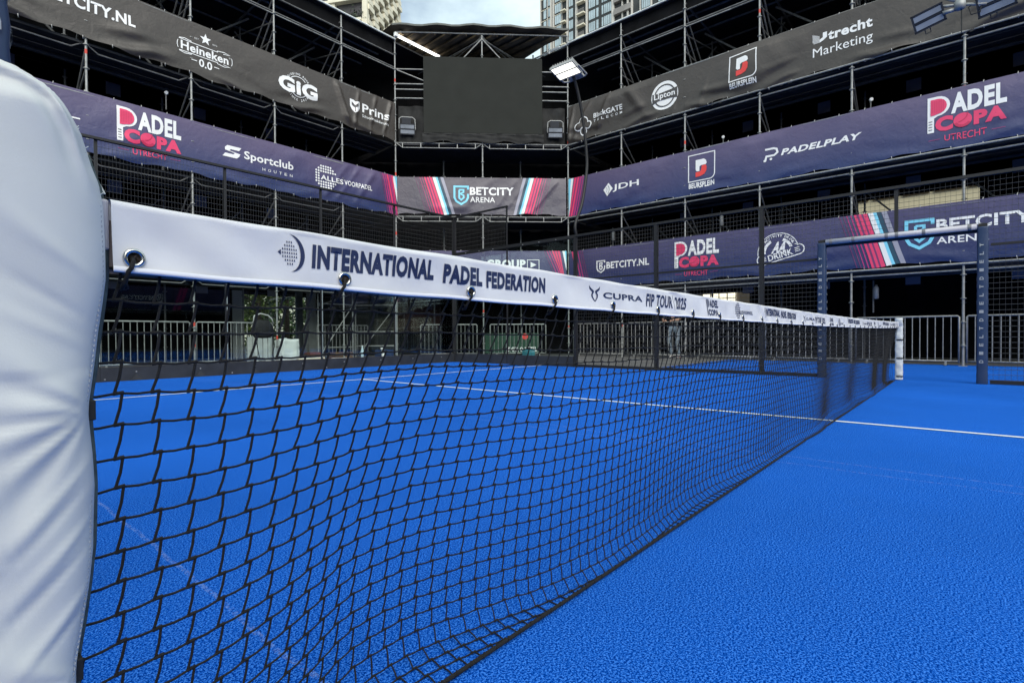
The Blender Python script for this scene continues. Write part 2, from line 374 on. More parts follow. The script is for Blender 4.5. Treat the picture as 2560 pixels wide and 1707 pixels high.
def folds(seed, amp, sag=0.0, extra=()):
    rn = random.Random(seed); ws = [(rn.uniform(0.5, 1.3), rn.uniform(-1.6, 1.6), rn.uniform(0, 6.28), rn.uniform(0.5, 1)) for _ in range(4)]
    ws2 = [(rn.uniform(2.0, 4.5), rn.uniform(-3, 3), rn.uniform(0, 6.28), rn.uniform(0.3, 0.7)) for _ in range(4)]
    def f(u, t):
        s = 0
        for k, kv, ph, a in ws: s += a*math.sin(k*2.2*u + kv*2.5*t + ph)
        for k, kv, ph, a in ws2: s += 0.22*a*math.sin(k*2.2*u + kv*4*t + ph)
        e = min(1, t*5)*min(1, (1-t)*5+0.15)
        d = amp*s*e*0.5
        # scalloped drape near the lower edge between the ties
        if sag: d += sag*max(0, 0.5-t)*(0.5+0.5*math.sin(u*3.04+seed))*math.sin(t*20+2*math.sin(u*1.52+seed))
        for u0, wd, a, sl in extra:
            x = (u-u0-sl*(t-0.5))/wd; d += a*math.exp(-x*x)*e
        return (d+math.sqrt(d*d+0.0012))/2-0.012
    return f

# ---- logos
def g_padelcopa(g, u, v):
    """v = banner height of the letter P's foot; 1.30 m wide, 0.78 m high"""
    # racket shaped P
    out_ = [(0.0,0.0),(0.0,0.78),(0.18,0.78)] + [(0.18+0.21*math.sin(a), 0.565+0.215*math.cos(a)) for a in [i*math.pi/10 for i in range(1,10)]] + [(0.18,0.35),(0.115,0.31),(0.115,0.0)]
    g.poly([(u+a, v+b) for a, b in out_], P_WHITE, 1)
    inn = [(0.055,0.375),(0.055,0.725),(0.18,0.725)] + [(0.18+0.155*math.sin(a), 0.56+0.165*math.cos(a)) for a in [i*math.pi/8 for i in range(1,8)]] + [(0.18,0.395),(0.12,0.375)]
    g.poly([(u+a, v+b) for a, b in inn], P_PINK, 2)
    for i in range(7): g.rect(u+0.085+i*0.032, v+0.43, u+0.090+i*0.032, v+0.69, P_PINKD, 3)
    for k in range(4): g.rect(u+0.02, v+0.06+k*0.06, u+0.085, v+0.075+k*0.06, P_DARK, 2)
    g.text('ADEL', u+0.405, v+0.335, u+1.30, v+0.775, P_WHITE, 0.045)
    g.text('C', u+0.135, v-0.005, u+0.44, v+0.32, P_PINK, 0.06); g.disc(u+0.60, v+0.155, 0.155, P_PINK, 1)
    g.ring(u+0.52, v+0.29, 0.155, 0.168, -85, 5, P_PINKD, 2); g.ring(u+0.60, v+0.155, 0.10, 0.155, 200, 330, P_PINKD, 2)
    g.text('PA', u+0.78, v+0.0, u+1.30, v+0.30, P_PINK, 0.06)
    g.text('UTRECHT', u+0.295, v-0.235, u+0.99, v-0.10, P_PINK, 0.005)
    g.rect(u+0.02, v-0.175, u+0.22, v-0.167, P_MAG); g.rect(u+1.06, v-0.175, u+1.28, v-0.167, P_MAG)
def g_shield(g, u, v, s, mt, wd=0.085, inner=True):
    W = s*0.74
    g.stroke([(u+W*0.97, v+s*0.80),(u+W*0.97, v+s*0.95),(u+W*0.03, v+s*0.95),(u+W*0.03, v+s*0.38),(u+W*0.15, v+s*0.2),(u+W*0.5, v+s*0.04),(u+W*0.85, v+s*0.2),(u+W*0.97, v+s*0.38),(u+W*0.97, v+s*0.58)], s*wd, mt)
    if inner:
        g.stroke([(u+W*0.36, v+s*0.78),(u+W*0.36, v+s*0.36),(u+W*0.5, v+s*0.26),(u+W*0.68, v+s*0.38),(u+W*0.66, v+s*0.50),(u+W*0.42, v+s*0.58),(u+W*0.66, v+s*0.66),(u+W*0.66, v+s*0.78),(u+W*0.36, v+s*0.78)], s*wd*0.85, mt)
def g_beursplein(g, u, v, S=0.72, th=0.14):
    """frame with cut corner; v = bottom of the caption"""
    v0 = v+th+0.045; r = 0.14
    pts = [(u, v0+S),(u, v0),(u+S-r, v0)] + [(u+S-r+r*math.sin(a), v0+r-r*math.cos(a)) for a in (0.4,0.8,1.2)] + [(u+S, v0+r),(u+S, v0+S)]
    g.stroke(pts, 0.028, P_WHITE, 1, closed=True)
    c = u+S*0.49
    g.poly([(c-0.16, v0+0.60),(c-0.16, v0+0.31),(c-0.12, v0+0.27),(c-0.05, v0+0.27),(c-0.05, v0+0.40),(c+0.0, v0+0.43),(c+0.13, v0+0.43),(c+0.16, v0+0.47),(c+0.14, v0+0.55),(c+0.08, v0+0.60)], P_WHITE, 1)
    g.poly([(c+0.02, v0+0.42),(c+0.13, v0+0.42),(c+0.16, v0+0.36),(c+0.15, v0+0.25),(c+0.09, v0+0.16),(c-0.02, v0+0.12),(c-0.16, v0+0.11),(c-0.16, v0+0.25),(c-0.03, v0+0.25),(c+0.0, v0+0.30)], P_RED, 1)
    g.text('BEURSPLEIN', u+0.01, v, u+S-0.01, v+th, P_WHITE, 0.03)
def g_stripes(g, u0, H, slant, mirror=False):
    """slanted sponsor stripes, u0 = left end at the top edge; slant = shift to the right at the bottom"""
    def st(a, b, mt, ly=1):
        if mirror: a, b = -b, -a
        s_ = -slant if mirror else slant
        g.poly([(u0+a+s_, 0),(u0+b+s_, 0),(u0+b, H),(u0+a, H)], mt, ly)
    for a, b, mt in ((0.02,0.035,P_MAGD),(0.10,0.118,P_MAGD),(0.17,0.19,P_MAG),(0.25,0.275,P_MAG),(0.325,0.375,P_PINK),(0.42,0.475,P_PINK),(0.51,0.59,P_PINK),
                     (0.375,0.42,P_MAGD),(0.475,0.51,P_MAGD),(0.61,0.71,P_WHITE),(0.71,0.775,P_CYAN),(0.775,0.86,P_TEAL),(0.875,0.975,P_SILV)): st(a, b, mt)

# ------------------------------------------------------------------ ground and court
def sheet(name, x0, x1, y0, y1, z, mt, kind='structure', nx=1, ny=1):
    vs = [(x0+(x1-x0)*i/nx, y0+(y1-y0)*j/ny, z) for j in range(ny+1) for i in range(nx+1)]
    fs = [(j*(nx+1)+i, j*(nx+1)+i+1, (j+1)*(nx+1)+i+1, (j+1)*(nx+1)+i) for j in range(ny) for i in range(nx)]
    o = MB().add(vs, fs).build(name, mt); o['kind'] = kind; return o
sheet('ground', -600, 600, -600, 600, -0.004, M_PAVE)
mb = MB()
mb.add([(-10.4,-10.6,0),(10.55,-10.6,0),(10.55,4.35,0),(5.02,4.35,0),(5.02,9.98,0),(-10.4,9.98,0)], [(0,1,2,3),(0,3,4,5)])
mb.build('court_turf', TURF)['kind'] = 'structure'
mb = MB()
for x0, x1, y0, y1 in ((-5,5,6.925,6.975),(-5,5,-6.975,-6.925),(-0.025,0.025,-6.925,6.925)):
    mb.add([(x0,y0,0.004),(x1,y0,0.004),(x1,y1,0.004),(x0,y1,0.004)], [(0,1,2,3)])
mb.build('court_lines', M_LINE)['kind'] = 'structure'

# ------------------------------------------------------------------ padel net
net = thing('padel_net', 'black rope padel net with white printed tape along its top, stretched across the court', 'net')
def ztop(x): return 0.878+0.029*(x/5)**2 + 0.0009*math.sin(x*2*math.pi/0.2953+0.6)
TW = 0.089
def wr(x, t):   # wrinkles of the tape: t 0 bottom .. 1 top
    s = 0.0018*math.sin(7.3*x+1.2*t)+0.0011*math.sin(19*x+4*t+1)+0.0006*math.sin(41*x-3*t)
    k = ((x+4.9286)/0.2953) % 1.0; k = min(k, 1-k)
    s += -0.0022*math.exp(-(k/0.16)**2)*max(0, 0.75-t)
    ph = math.sin(x*5.1)+math.sin(x*11.7+2)
    if ph > 0.6: s += 0.0022*(ph-0.6)*math.sin(38*x+6*t)
    return s
X0, X1 = -4.950, 4.955
nx = 1500; prof = []
for k in range(9): prof.append(('f', k/8))
mb = MB(); rows = []
def tape_pt(x, kind, t):
    zt = ztop(x); zb = zt-TW; d = wr(x, t)
    if kind == 'f': return (x, -0.003-d-0.006*(1-t)**2, zb+(TW-0.008)*t)
    if kind == 'r':
        a = math.pi*t; return (x, 0.006-0.009*math.cos(a)-d*(1-t), zt-0.008+0.008*math.sin(a))
    return (x, 0.013-0.004*t, zt-0.008-(TW-(0.006 if x < -4.4 else 0.020))*t)
seq = [('f', k/26) for k in range(27)] + [('r', k/6) for k in range(1, 6)] + [('b', k/5) for k in range(6)]
for i in range(nx+1):
    x = X0+(X1-X0)*(i/nx)**1.25 if False else X0+(X1-X0)*i/nx
    for kd, t in seq: mb.v.append(tape_pt(x, kd, t))
ns = len(seq)
for i in range(nx):
    for j in range(ns-1):
        mb.f.append((i*ns+j, (i+1)*ns+j, (i+1)*ns+j+1, i*ns+j+1)); mb.m.append(2 if j >= 33 else 0)
# stitched hem: brighter welt along the lower front edge
o_ = len(mb.v)
for i in range(nx+1):
    x = X0+(X1-X0)*i/nx; p = tape_pt(x, 'f', 0); 
    for dy, dz in ((-0.0022, -0.0005), (-0.0030, 0.0022), (-0.0016, 0.0062), (0.001, -0.001)): mb.v.append((x, p[1]+dy, p[2]+dz))
for i in range(nx):
    for j in (0, 1): mb.f.append((o_+i*4+j, o_+(i+1)*4+j, o_+(i+1)*4+j+1, o_+i*4+j+1)); mb.m.append(1)
    mb.f.append((o_+i*4+3, o_+(i+1)*4+3, o_+(i+1)*4, o_+i*4)); mb.m.append(1)
# printing on the tape
g = Gfx()
PER = 2.53
for k in range(4):
    b = -4.745 + k*PER
    if b > 4.7: break
    # dotted globe with crescent
    for r_, (n_, off) in enumerate(((3,0.0),(5,-0.0022),(7,-0.0044),(7,-0.0055),(7,-0.0055),(5,-0.002),(3,0.0015))):
        for c_ in range(n_):
            cx = b+0.0185+(c_-(n_-1)/2)*0.0034*1.05; cz = 0.0165-r_*0.0056
            g.disc(cx, 0.866+cz, 0.0010, M_INK, 1, 8, ry=0.0018)
    g.poly([(b, 0.866),(b+0.005, 0.870),(b+0.005, 0.862)], M_INK)
    cres = []
    for i in range(17): a = R_(-82+164*i/16); cres.append((b+0.020+0.023*math.cos(a), 0.866+0.029*math.sin(a)))
    for i in range(17): a = R_(82-164*i/16); cres.append((b+0.0165+0.0195*math.cos(a), 0.866+0.0295*math.sin(a)))
    g.poly(cres, M_INK)
    g.text('INTERNATIONAL', b+0.053, 0.845, b+0.312, 0.8845, M_INK, 0.055, shear=0.12)
    g.text('PADEL', b+0.331, 0.842, b+0.447, 0.8805, M_INK, 0.055, shear=0.12)
    g.text('FEDERATION', b+0.455, 0.8395, b+0.668, 0.8775, M_INK, 0.055, shear=0.12)
    c = b+0.872
    for sg in (-1, 1):
        q = lambda dx, z: (c+0.029+sg*dx, z)
        g.poly([q(0.029,0.8745), q(0.026,0.864), q(0.012,0.8565), q(0.018,0.850), q(0.016,0.842), q(0.002,0.830), q(0.0,0.8325), q(0.0095,0.8425), q(0.0105,0.8495), q(0.003,0.8565), q(0.004,0.8605), q(0.020,0.8675)], M_INK)
    g.text('CUPRA', c+0.074, 0.8415, c+0.316, 0.8595, M_INK, 0.025)
    g.text('FIP TOUR', c+0.339, 0.8275, c+0.538, 0.8705, M_INK, 0.032, shear=0.15)
    g.rect(c+0.546, 0.822, c+0.5485, 0.874, M_INK2)
    g.text('2025', c+0.559, 0.826, c+0.664, 0.870, M_INK, 0.032, shear=0.15)
    d = c+0.870
    g.poly([(d,0.812),(d,0.878),(d+0.022,0.878),(d+0.034,0.868),(d+0.034,0.856),(d+0.022,0.846),(d+0.010,0.844),(d+0.010,0.812)], M_INK2)
    g.text('ADEL', d+0.036, 0.846, d+0.135, 0.876, M_INK, 0.04); g.text('COPA', d+0.014, 0.812, d+0.135, 0.838, M_INK, 0.05)
    e = d+0.342
    for r_, n_ in enumerate((3,5,7,7,7,7,5,3)):
        for c_ in range(n_): g.disc(e+0.035+(c_-(n_-1)/2)*0.011, 0.876-r_*0.0095, 0.0040, M_INK, 1, 8, ry=0.0034)
    g.text('ALLESVOORPADEL', e+0.045, 0.828, e+0.245, 0.844, M_INK, 0.02, shear=0.1, layer=2)
tm = [M_TAPE, M_HEM, mat('tape_back_greyed', (0.20, 0.17, 0.165), 0.7)]  # back layer of the tape greyed so blue bounce off the turf shows less
for gv, gf, mt, ly in g.items:
    if mt not in tm: tm.append(mt)
    v2, f2 = subdiv2d(gv, gf, 0.010); q = []
    for u, z in v2:
        u = min(u, X1-0.01); zt = ztop(u); zz = z + (zt - 0.9045)*1.0 + 0.0 if False else z
        sh = zt-(0.878+0.029*(4.7/5)**2) if u > -4.0 else (zt-(0.878+0.029*(u/5)**2))
        if u > -2.3: zz = z + (zt-0.8985)
        t = min(max((zz-(zt-TW))/(TW-0.008), 0.02), 0.99); p = tape_pt(u, 'f', t); q.append((u, p[1]-0.0010*ly, p[2]))
    mb.add(q, f2, tm.index(mt))
mb.build('tape', tm, net, smooth=True)
# sleeve end and grey backing strap at the near post
mb = MB(); mb.box((-4.968, 0.006, 0.875), (0.034, 0.012, 0.062)); mb.build('tape_end', mat('tape_end_grey', (0.45,0.44,0.48), 0.5), net, bevel=0.003)
mb = MB(); mb.tube((-4.99, 0.006, 0.901), (4.99, 0.006, 0.901), 0.0035, 6); mb.build('tension_cable', M_STEELD, net) if False else None
# mesh
CX = 0.0427; ncol = int((4.93+4.985)/CX); RS = 0.0395
def belly(x):
    b = 0.085 + 0.10*math.exp(-((x+4.45)/0.42)**2) + 0.02*math.sin(x*1.7)+0.012*math.sin(x*4.3+1)
    e = min(1.0, max(0.0, (4.985+x)/0.50)+0.10)*min(1.0, (5.0-x)/0.25+0.35); return b*e
def profile(x):
    zt = ztop(x)-TW+0.012; b = belly(x); end = 0.042; pts = []
    n = 26
    for i in range(n+1):
        z = zt*(1-i/n); y = 0.006 + b*(1-(z/zt)**2)
        if z < 0.07: y -= (0.07-z)**2/0.07*0.42
        pts.append(Vector((x, y, max(z, 0.004) if z < 0.012 else z)))
    y0 = pts[-1].y
    if y0 > end+0.005:
        m_ = max(1, int((y0-end)/0.02))
        for i in range(1, m_+1): pts.append(Vector((x, y0+(end-y0)*i/m_, 0.004)))
    cum = [0]
    for i in range(1, len(pts)): cum.append(cum[-1]+(pts[i]-pts[i-1]).length)
    return pts, cum
def at_s(pc, s):
    pts, cum = pc
    if s >= cum[-1]: return pts[-1].copy()
    for i in range(1, len(pts)):
        if cum[i] >= s:
            t = (s-cum[i-1])/max(1e-9, cum[i]-cum[i-1]); return pts[i-1].lerp(pts[i], t)
mb = MB(); rope_bottom = []
DEL = 0.0044; RR = 0.00175
nodes = []
rn = random.Random(3)
for j in range(ncol+1):
    x = -4.985+j*CX; pc = profile(x); nr = int(pc[1][-1]/RS); colp = []
    for i in range(nr+1):
        s = 0.006+i*RS
        if s > pc[1][-1]: break
        p = at_s(pc, s); p.x += 0.0014*rn.uniform(-1,1)+0.002*math.sin(i*0.5+x*2)*(i/22) ; p.z += 0.0018*rn.uniform(-1,1)*(1 if p.z > 0.02 else 0); colp.append(p)
    bt = pc[0][-1].copy(); bt.x += 0.002; nodes.append((colp, bt)); rope_bottom.append(bt)
def seg(p, q, r, n=5):
    mb.tube(p, q, r, n, 0, cap=False)
for j, (cp, bt) in enumerate(nodes):
    far = cp[0].x > -1.5; nn_ = 4 if far else 6
    for i in range(len(cp)):
        p = cp[i]
        nxt = cp[i+1] if i+1 < len(cp) else bt
        a = p + Vector((DEL*0.9, 0, -0.001)); b = nxt + Vector((-DEL*0.9, 0, 0.001)); mid = (a+b)/2 + Vector((0.0012, 0, 0))
        if far: seg(a, b, RR, nn_)
        else: mb.path([a, mid, b], RR*1.05, nn_, 0, cap=False)
        mb.path([p-Vector((0.0056,0,0.0007)), p, p+Vector((0.0056,0,0.0007))], 0.0025, nn_, 0, cap=True)
        if j+1 < len(nodes) and i < len(nodes[j+1][0]):
            q = nodes[j+1][0][i]
            sag = Vector((0, 0, -0.0016))
            if far: seg(p, q, RR*0.95, nn_)
            else: mb.path([p, (p+q)/2+sag, q], RR*0.98, nn_, 0, cap=False)
    if i >= 0 and j % 1 == 0:
        top = cp[0]; seg(top, top+Vector((0.004, -0.004, 0.028)), RR, nn_)
mb.build('mesh', M_ROPE, net, smooth=True)
mb = MB(); mb.path([p+Vector((0, -0.004, 0.004)) for p in rope_bottom], 0.0050, 6)
for j, p in enumerate(rope_bottom):
    if p.x < 1: mb.path([p+Vector((-0.006,-0.010,0.004)), p+Vector((0,-0.004,0.0105)), p+Vector((0.006,0.003,0.004))], 0.0022, 4)
mb.build('bottom_rope', M_ROPE, net, smooth=True)
# eyelets with their lacing cords
for i in range(34):
    x = -4.9286+i*0.2953
    if x > 4.9: break
    zt = ztop(x); t = 0.22; p = tape_pt(x, 'f', t); z = p[2]; y = p[1]-0.001
    e = MB(); e.path([(x+0.0095*math.cos(a), y-0.0012, z+0.0095*math.sin(a)) for a in [2*math.pi*k/20 for k in range(20)]], 0.0030, 8, 0, closed=True)
    ob = e.build('eyelet', [M_CHROME], net, smooth=True)
    h = MB(); h.lathe([(0.0001,0),(0.0075,0)], (x, y-0.0006, z), 14, 0, Matrix.Rotation(R_(90), 3, 'X')); hb = h.build('eyelet_hole', [mat('eyelet_hole', (0.05,0.035,0.025), 0.6)], ob)
    c = MB(); zb = zt-TW
    c.path([(x-0.001, y+0.002, z+0.001),(x-0.002, y-0.0065, z-0.004),(x-0.0045, y-0.0075, z-0.013),(x-0.007, y-0.006, zb+0.001),(x-0.0085, y+0.004, zb-0.012),(x-0.010, 0.004, zb-0.020)], 0.0026, 6)
    c.path([(x-0.013,0.002,zb-0.010),(x-0.007,-0.003,zb-0.013),(x-0.004,0.004,zb-0.018),(x-0.012,0.006,zb-0.020)], 0.0024, 5)
    c.build('lacing_cord', [M_ROPE], net, smooth=True)

# ------------------------------------------------------------------ padded covers on the net posts
def cover_near():
    root = thing('net_post', 'net post in a big wrinkled white cover, close up at the left', 'post', (-5.06, 0, 0))
    # right-hand silhouette: (z, half width)
    S = [(1.0345,0.006),(1.033,0.016),(1.031,0.027),(1.025,0.041),(1.019,0.052),(1.012,0.061),(1.002,0.068),(0.991,0.073),(0.971,0.082),(0.936,0.091),(0.918,0.0975),(0.892,0.1015),(0.846,0.103),(0.807,0.103),
         (0.781,0.100),(0.742,0.095),(0.711,0.092),(0.685,0.0885),(0.664,0.0855),(0.648,0.0845),(0.63,0.0855),(0.60,0.0875),(0.563,0.089),(0.49,0.087),(0.442,0.082),(0.40,0.0765),(0.373,0.072),(0.352,0.0695),(0.334,0.069),
         (0.30,0.073),(0.22,0.078),(0.14,0.079),(0.08,0.076),(0.04,0.0725),(0.012,0.072)]
    def hw(z):
        for k in range(len(S)-1):
            if S[k][0] >= z >= S[k+1][0]:
                t = (S[k][0]-z)/(S[k][0]-S[k+1][0]); return S[k][1]+(S[k+1][1]-S[k][1])*t
        return S[-1][1]
    zs = [1.0342-0.0011*i*(i+1)/2*0.5 for i in range(12)]; z = zs[-1]
    while z > 0.02: z -= 0.0055; zs.append(z)
    na = 168; mb = MB()
    SIL = []
    for k in range(len(S)-1):
        for q in range(4): SIL.append((S[k][1]+(S[k+1][1]-S[k][1])*q/4, S[k][0]+(S[k+1][0]-S[k][0])*q/4))
    CREASE = []
    for zc in (0.655, 0.352):
        for ang, ln, wd, ht in ((40,0.13,0.016,0.0030),(24,0.12,0.010,-0.0022),(8,0.15,0.016,0.0026),(-5,0.14,0.009,-0.0026),(-16,0.13,0.013,0.0034),(-30,0.10,0.010,-0.0022),(-41,0.20,0.013,0.0042),(-53,0.17,0.011,-0.0024),(-64,0.14,0.014,0.0022)):
            CREASE.append((0.083 if zc > 0.5 else 0.068, zc, ang, ln, wd*0.72, ht))
    for z0, ang, ln, wd, ht in ((0.61,-47,0.22,0.007,0.0030),(0.585,-44,0.22,0.005,-0.0024),(0.545,-46,0.20,0.008,0.0034),(0.515,-42,0.2,0.005,-0.0026),(0.47,-48,0.2,0.009,0.0032),(0.72,28,0.13,0.007,0.0022),(0.75,33,0.15,0.006,-0.0022),(0.80,38,0.16,0.010,0.0022),(0.445,-40,0.16,0.005,-0.0022)):
        CREASE.append((0.092, z0, ang, ln, wd, ht))
    def wrk(th, z, x):
        d = 0
        for x0, z0, ang, ln, wd, ht in CREASE:      # creases running out from the straps
            ca, sa = math.cos(R_(ang)), math.sin(R_(ang)); u = (x-x0)*-ca + (z-z0)*sa; v = (x-x0)*sa + (z-z0)*ca
            if u < 0 or u > ln*1.3: continue
            w_ = wd*(0.25+0.75*min(1, u/(ln*0.5))); v += 0.10*u*u*(1 if ang < 0 else -1)
            d += ht*min(1, u/(0.012 if abs(z0-0.655) < 0.01 or abs(z0-0.352) < 0.01 else 0.05))*max(0, 1-(u/(ln*1.3))**2)*math.exp(-(v/w_)**2)
        if z < 0.70: d += 0.0022*math.sin(52*(z-0.85*x)+0.8)*(0.6+0.4*math.sin(9*z+1))
        d += 0.0028*math.sin(19*(z+0.75*x)+2.1) + 0.0019*math.sin(37*(z+1.0*x)+0.4)
        if z > 0.90 and x > -0.02:
            r = min(math.hypot(x-a_, z-b_) for a_, b_ in SIL[:90])
            fd = min(1.0, (z-0.90)/0.09)
            d += fd*(0.0075*math.exp(-((r-0.0155)/0.0040)**2) - 0.0050*math.exp(-((r-0.027)/0.006)**2) - 0.0035*math.exp(-((r-0.007)/0.004)**2))
            d += fd*0.0022*math.sin(95*x+30*z)*math.exp(-((r-0.032)/0.015)**2)
        return d
    for zi in zs:
        a = hw(zi); dpt = 0.050*min(1.0, (max(0.0, 1.036-zi)/0.05)**0.5)+0.002
        for k in range(na):
            th = 2*math.pi*k/na; ct, st = math.cos(th), math.sin(th)
            ex = 0.62
            x = a*math.copysign(abs(ct)**ex, ct); y = dpt*math.copysign(abs(st)**0.9, st)
            if st < 0:
                dd = wrk(th, zi, x)*min(1, -st*3.0); y -= dd*1.0
            mb.v.append((x, y, zi))
    for i in range(len(zs)-1):
        for k in range(na):
            k2 = (k+1) % na; mb.f.append((i*na+k, (i+1)*na+k, (i+1)*na+k2, i*na+k2)); mb.m.append(0)
    mb.f.append(tuple(range(na))[::1]); mb.m.append(0)
    mb.f.append(tuple((len(zs)-1)*na+k for k in range(na))[::-1]); mb.m.append(0)
    cov = mb.build('cover', [M_PAD], root, smooth=True)
    # overlapping seam along the shoulder: a raised raw hem
    hem = MB(); n_ = 40; rnn = random.Random(5)
    for side in (0.010,):
        pts = []
        for i in range(n_+1):
            t = i/n_; z = 1.0340-0.055*t**1.9; a = hw(z)*0.995
            pts.append((a, z))
        base = len(hem.v)
        for i, (a, z) in enumerate(pts):
            fr = 0.0012*rnn.uniform(-1,1)*(i/n_)
            hem.v += [(a-0.004, -0.020, z-0.010+0.4*fr), (a-0.001, -0.006, z+0.0035+fr), (a-0.0012, 0.004, z+0.0045+fr), (a-0.006, 0.012, z-0.004)]
        for i in range(n_):
            for j in range(3): hem.f.append((base+i*4+j, base+(i+1)*4+j, base+(i+1)*4+j+1, base+i*4+j+1)); hem.m.append(0)
    hem.build('hem', [mat('hem_fabric', (0.55,0.57,0.58), 0.7, bump=0.2, bscale=200)], cov, smooth=True)
    # dark edging where the two halves close, with stitches
    ed = MB(); pl = []; z = 0.955
    while z > 0.02: pl.append((hw(z)+0.0016, 0.006, z)); z -= 0.012
    ed.path(pl, 0.0046, 6); ed.build('edging', [M_PADB], cov, smooth=True)
    st_ = MB(); z = 0.95
    while z > 0.03:
        a0s = hw(z); a = a0s-0.0062; cc = (a/a0s)**(1/0.62); y = -0.052*(1-cc*cc)**0.45-0.0008
        st_.tube((a, y, z), (a-0.0006, y-0.0004, z-0.0028), 0.0008, 4); z -= 0.0058
    st_.build('stitching', [M_STITCH], cov)
    for zc, hh in ((0.652, 0.024), (0.352, 0.026), (0.06, 0.022)):
        sp = MB(); a = hw(zc)
        sp.box((a+0.0010, -0.002, zc), (0.0090, 0.026, hh)); sp.box((a-0.030, 0.0525, zc), (0.06, 0.004, hh*0.8))
        sp.build('strap', [M_STRAP], root, bevel=0.0015)
    fz = MB()
    for (zz, l) in ((0.986,0.006),(0.9835,0.005),(0.964,0.006),(0.912,0.005)):
        a = hw(zz); fz.path([(a-0.001,0.0,zz),(a+l*0.6,0.001,zz-0.0012),(a+l,0.0,zz+0.0008)], 0.0007, 4)
    fz.build('loose_thread', [M_PAD], cov); fz = MB()
    fz.path([(hw(0.93),0.02,0.93),(hw(0.93)+0.010,0.015,0.925),(hw(0.93)+0.014,0.012,0.914)], 0.0012, 5)
    fz.build('loose_thread', [M_PAD], cov)
    p = MB(); p.tube((0,0.0,0.0),(0,0.0,0.98),0.03,16); p.build('tube', [M_STEEL], root)
def cover_far():
    root = thing('net_post', 'net post in a slim white padded cover at the far end of the net', 'post', (5.03, 0.0, 0))
    mb = MB(); na = 28; zs = []; z = 0.965
    while z > 0.004: zs.append(z); z -= 0.0125
    for i, zi in enumerate(zs):
        a = 0.055+0.002*math.sin(zi*30); b = 0.05
        if zi > 0.84:
            f = min(1, (zi-0.84)/0.08); a += 0.020*f
        if zi > 0.955: a -= 0.012
        for zc in (0.91,0.63,0.345,0.065): a -= 0.006*math.exp(-((zi-zc)/0.02)**2)
        for k in range(na):
            th = 2*math.pi*k/na; ct, st = math.cos(th), math.sin(th)
            rr = 1+0.03*math.sin(zi*44+3*th)+0.02*math.sin(zi*90-2*th)
            x = a*math.copysign(abs(ct)**0.6, ct)*rr; y = b*math.copysign(abs(st)**0.6, st)*rr
            if zi > 0.84: x -= 0.028*min(1, (zi-0.84)/0.06)
            mb.v.append((x, y, zi))
    for i in range(len(zs)-1):
        for k in range(na):
            k2 = (k+1) % na; mb.f.append((i*na+k, (i+1)*na+k, (i+1)*na+k2, i*na+k2)); mb.m.append(0)
    mb.f.append(tuple(range(na))); mb.m.append(0)
    mb.build('cover', [M_PAD], root, smooth=True)
    for zc in (0.91,0.63,0.345,0.065):
        sp = MB(); sp.box((-0.030,-0.046,zc),(0.060,0.014,0.016)); sp.box((-0.056,-0.005,zc),(0.010,0.07,0.016)); sp.build('strap', [M_STRAP], root)
cover_near(); cover_far()

# ------------------------------------------------------------------ court enclosure
def wire_panel(mb, o, ux, w_, h_, sx, sz, r=0.0022, n=4):
    o = Vector(o); ux = Vector(ux).normalized(); k = int(round(w_/sx))
    for i in range(k+1): a = o+ux*(w_*i/k); mb.tube(a, a+Vector((0,0,h_)), r*0.6, n, 0, False)
    k = int(round(h_/sz)); off = ux.cross(Vector((0,0,1)))*0.004
    for i in range(k+1): a = o+Vector((0,0,h_*i/k))+off; mb.tube(a, a+ux*w_, r*1.15, n, 0, False)
def post(parent, x, y, h, wd=0.08, foot=True, mt=None, z0=0.0):
    m_ = MB(); m_.box((x, y, z0+(h-z0)/2), (wd, wd*0.75, h-z0))
    if foot:
        m_.box((x, y, 0.008), (wd*2.2, wd*2.2, 0.016))
        for sx in (-1, 1): m_.add([(x+sx*wd/2, y-0.006, 0.016),(x+sx*wd*1.1, y-0.006, 0.016),(x+sx*wd/2, y-0.006, 0.17),(x+sx*wd/2, y+0.006, 0.016),(x+sx*wd*1.1, y+0.006, 0.016),(x+sx*wd/2, y+0.006, 0.17)], [(0,1,2),(3,5,4),(1,4,5,2),(0,3,4,1)])
    return m_.build('post', mt or M_BLACKM, parent)
bf = thing('court_fence', 'end fence of the court, black wire mesh above clear glass panes', 'fence', (0, 10.0, 0))
bf_ = bf
for x in (-4.97, -2.95, -0.96, 1.03, 3.01):
    post(bf, x, 0.04, 4.0, 0.045, False)
mb = MB(); mb.box((0, 0.0, 3.985), (10.0, 0.05, 0.04)); mb.box((0, 0.0, 2.02), (10.0, 0.04, 0.03)); mb.build('rail', M_BLACKM, bf)
for x in (-4.95, -2.93, -0.94, 1.05, 3.03): mb = MB(); wire_panel(mb, (x, 0.02, 2.03), (1,0,0), 1.92, 1.93, 0.0505, 0.1016, 0.0026); mb.build('mesh_panel', M_WIRE, bf)
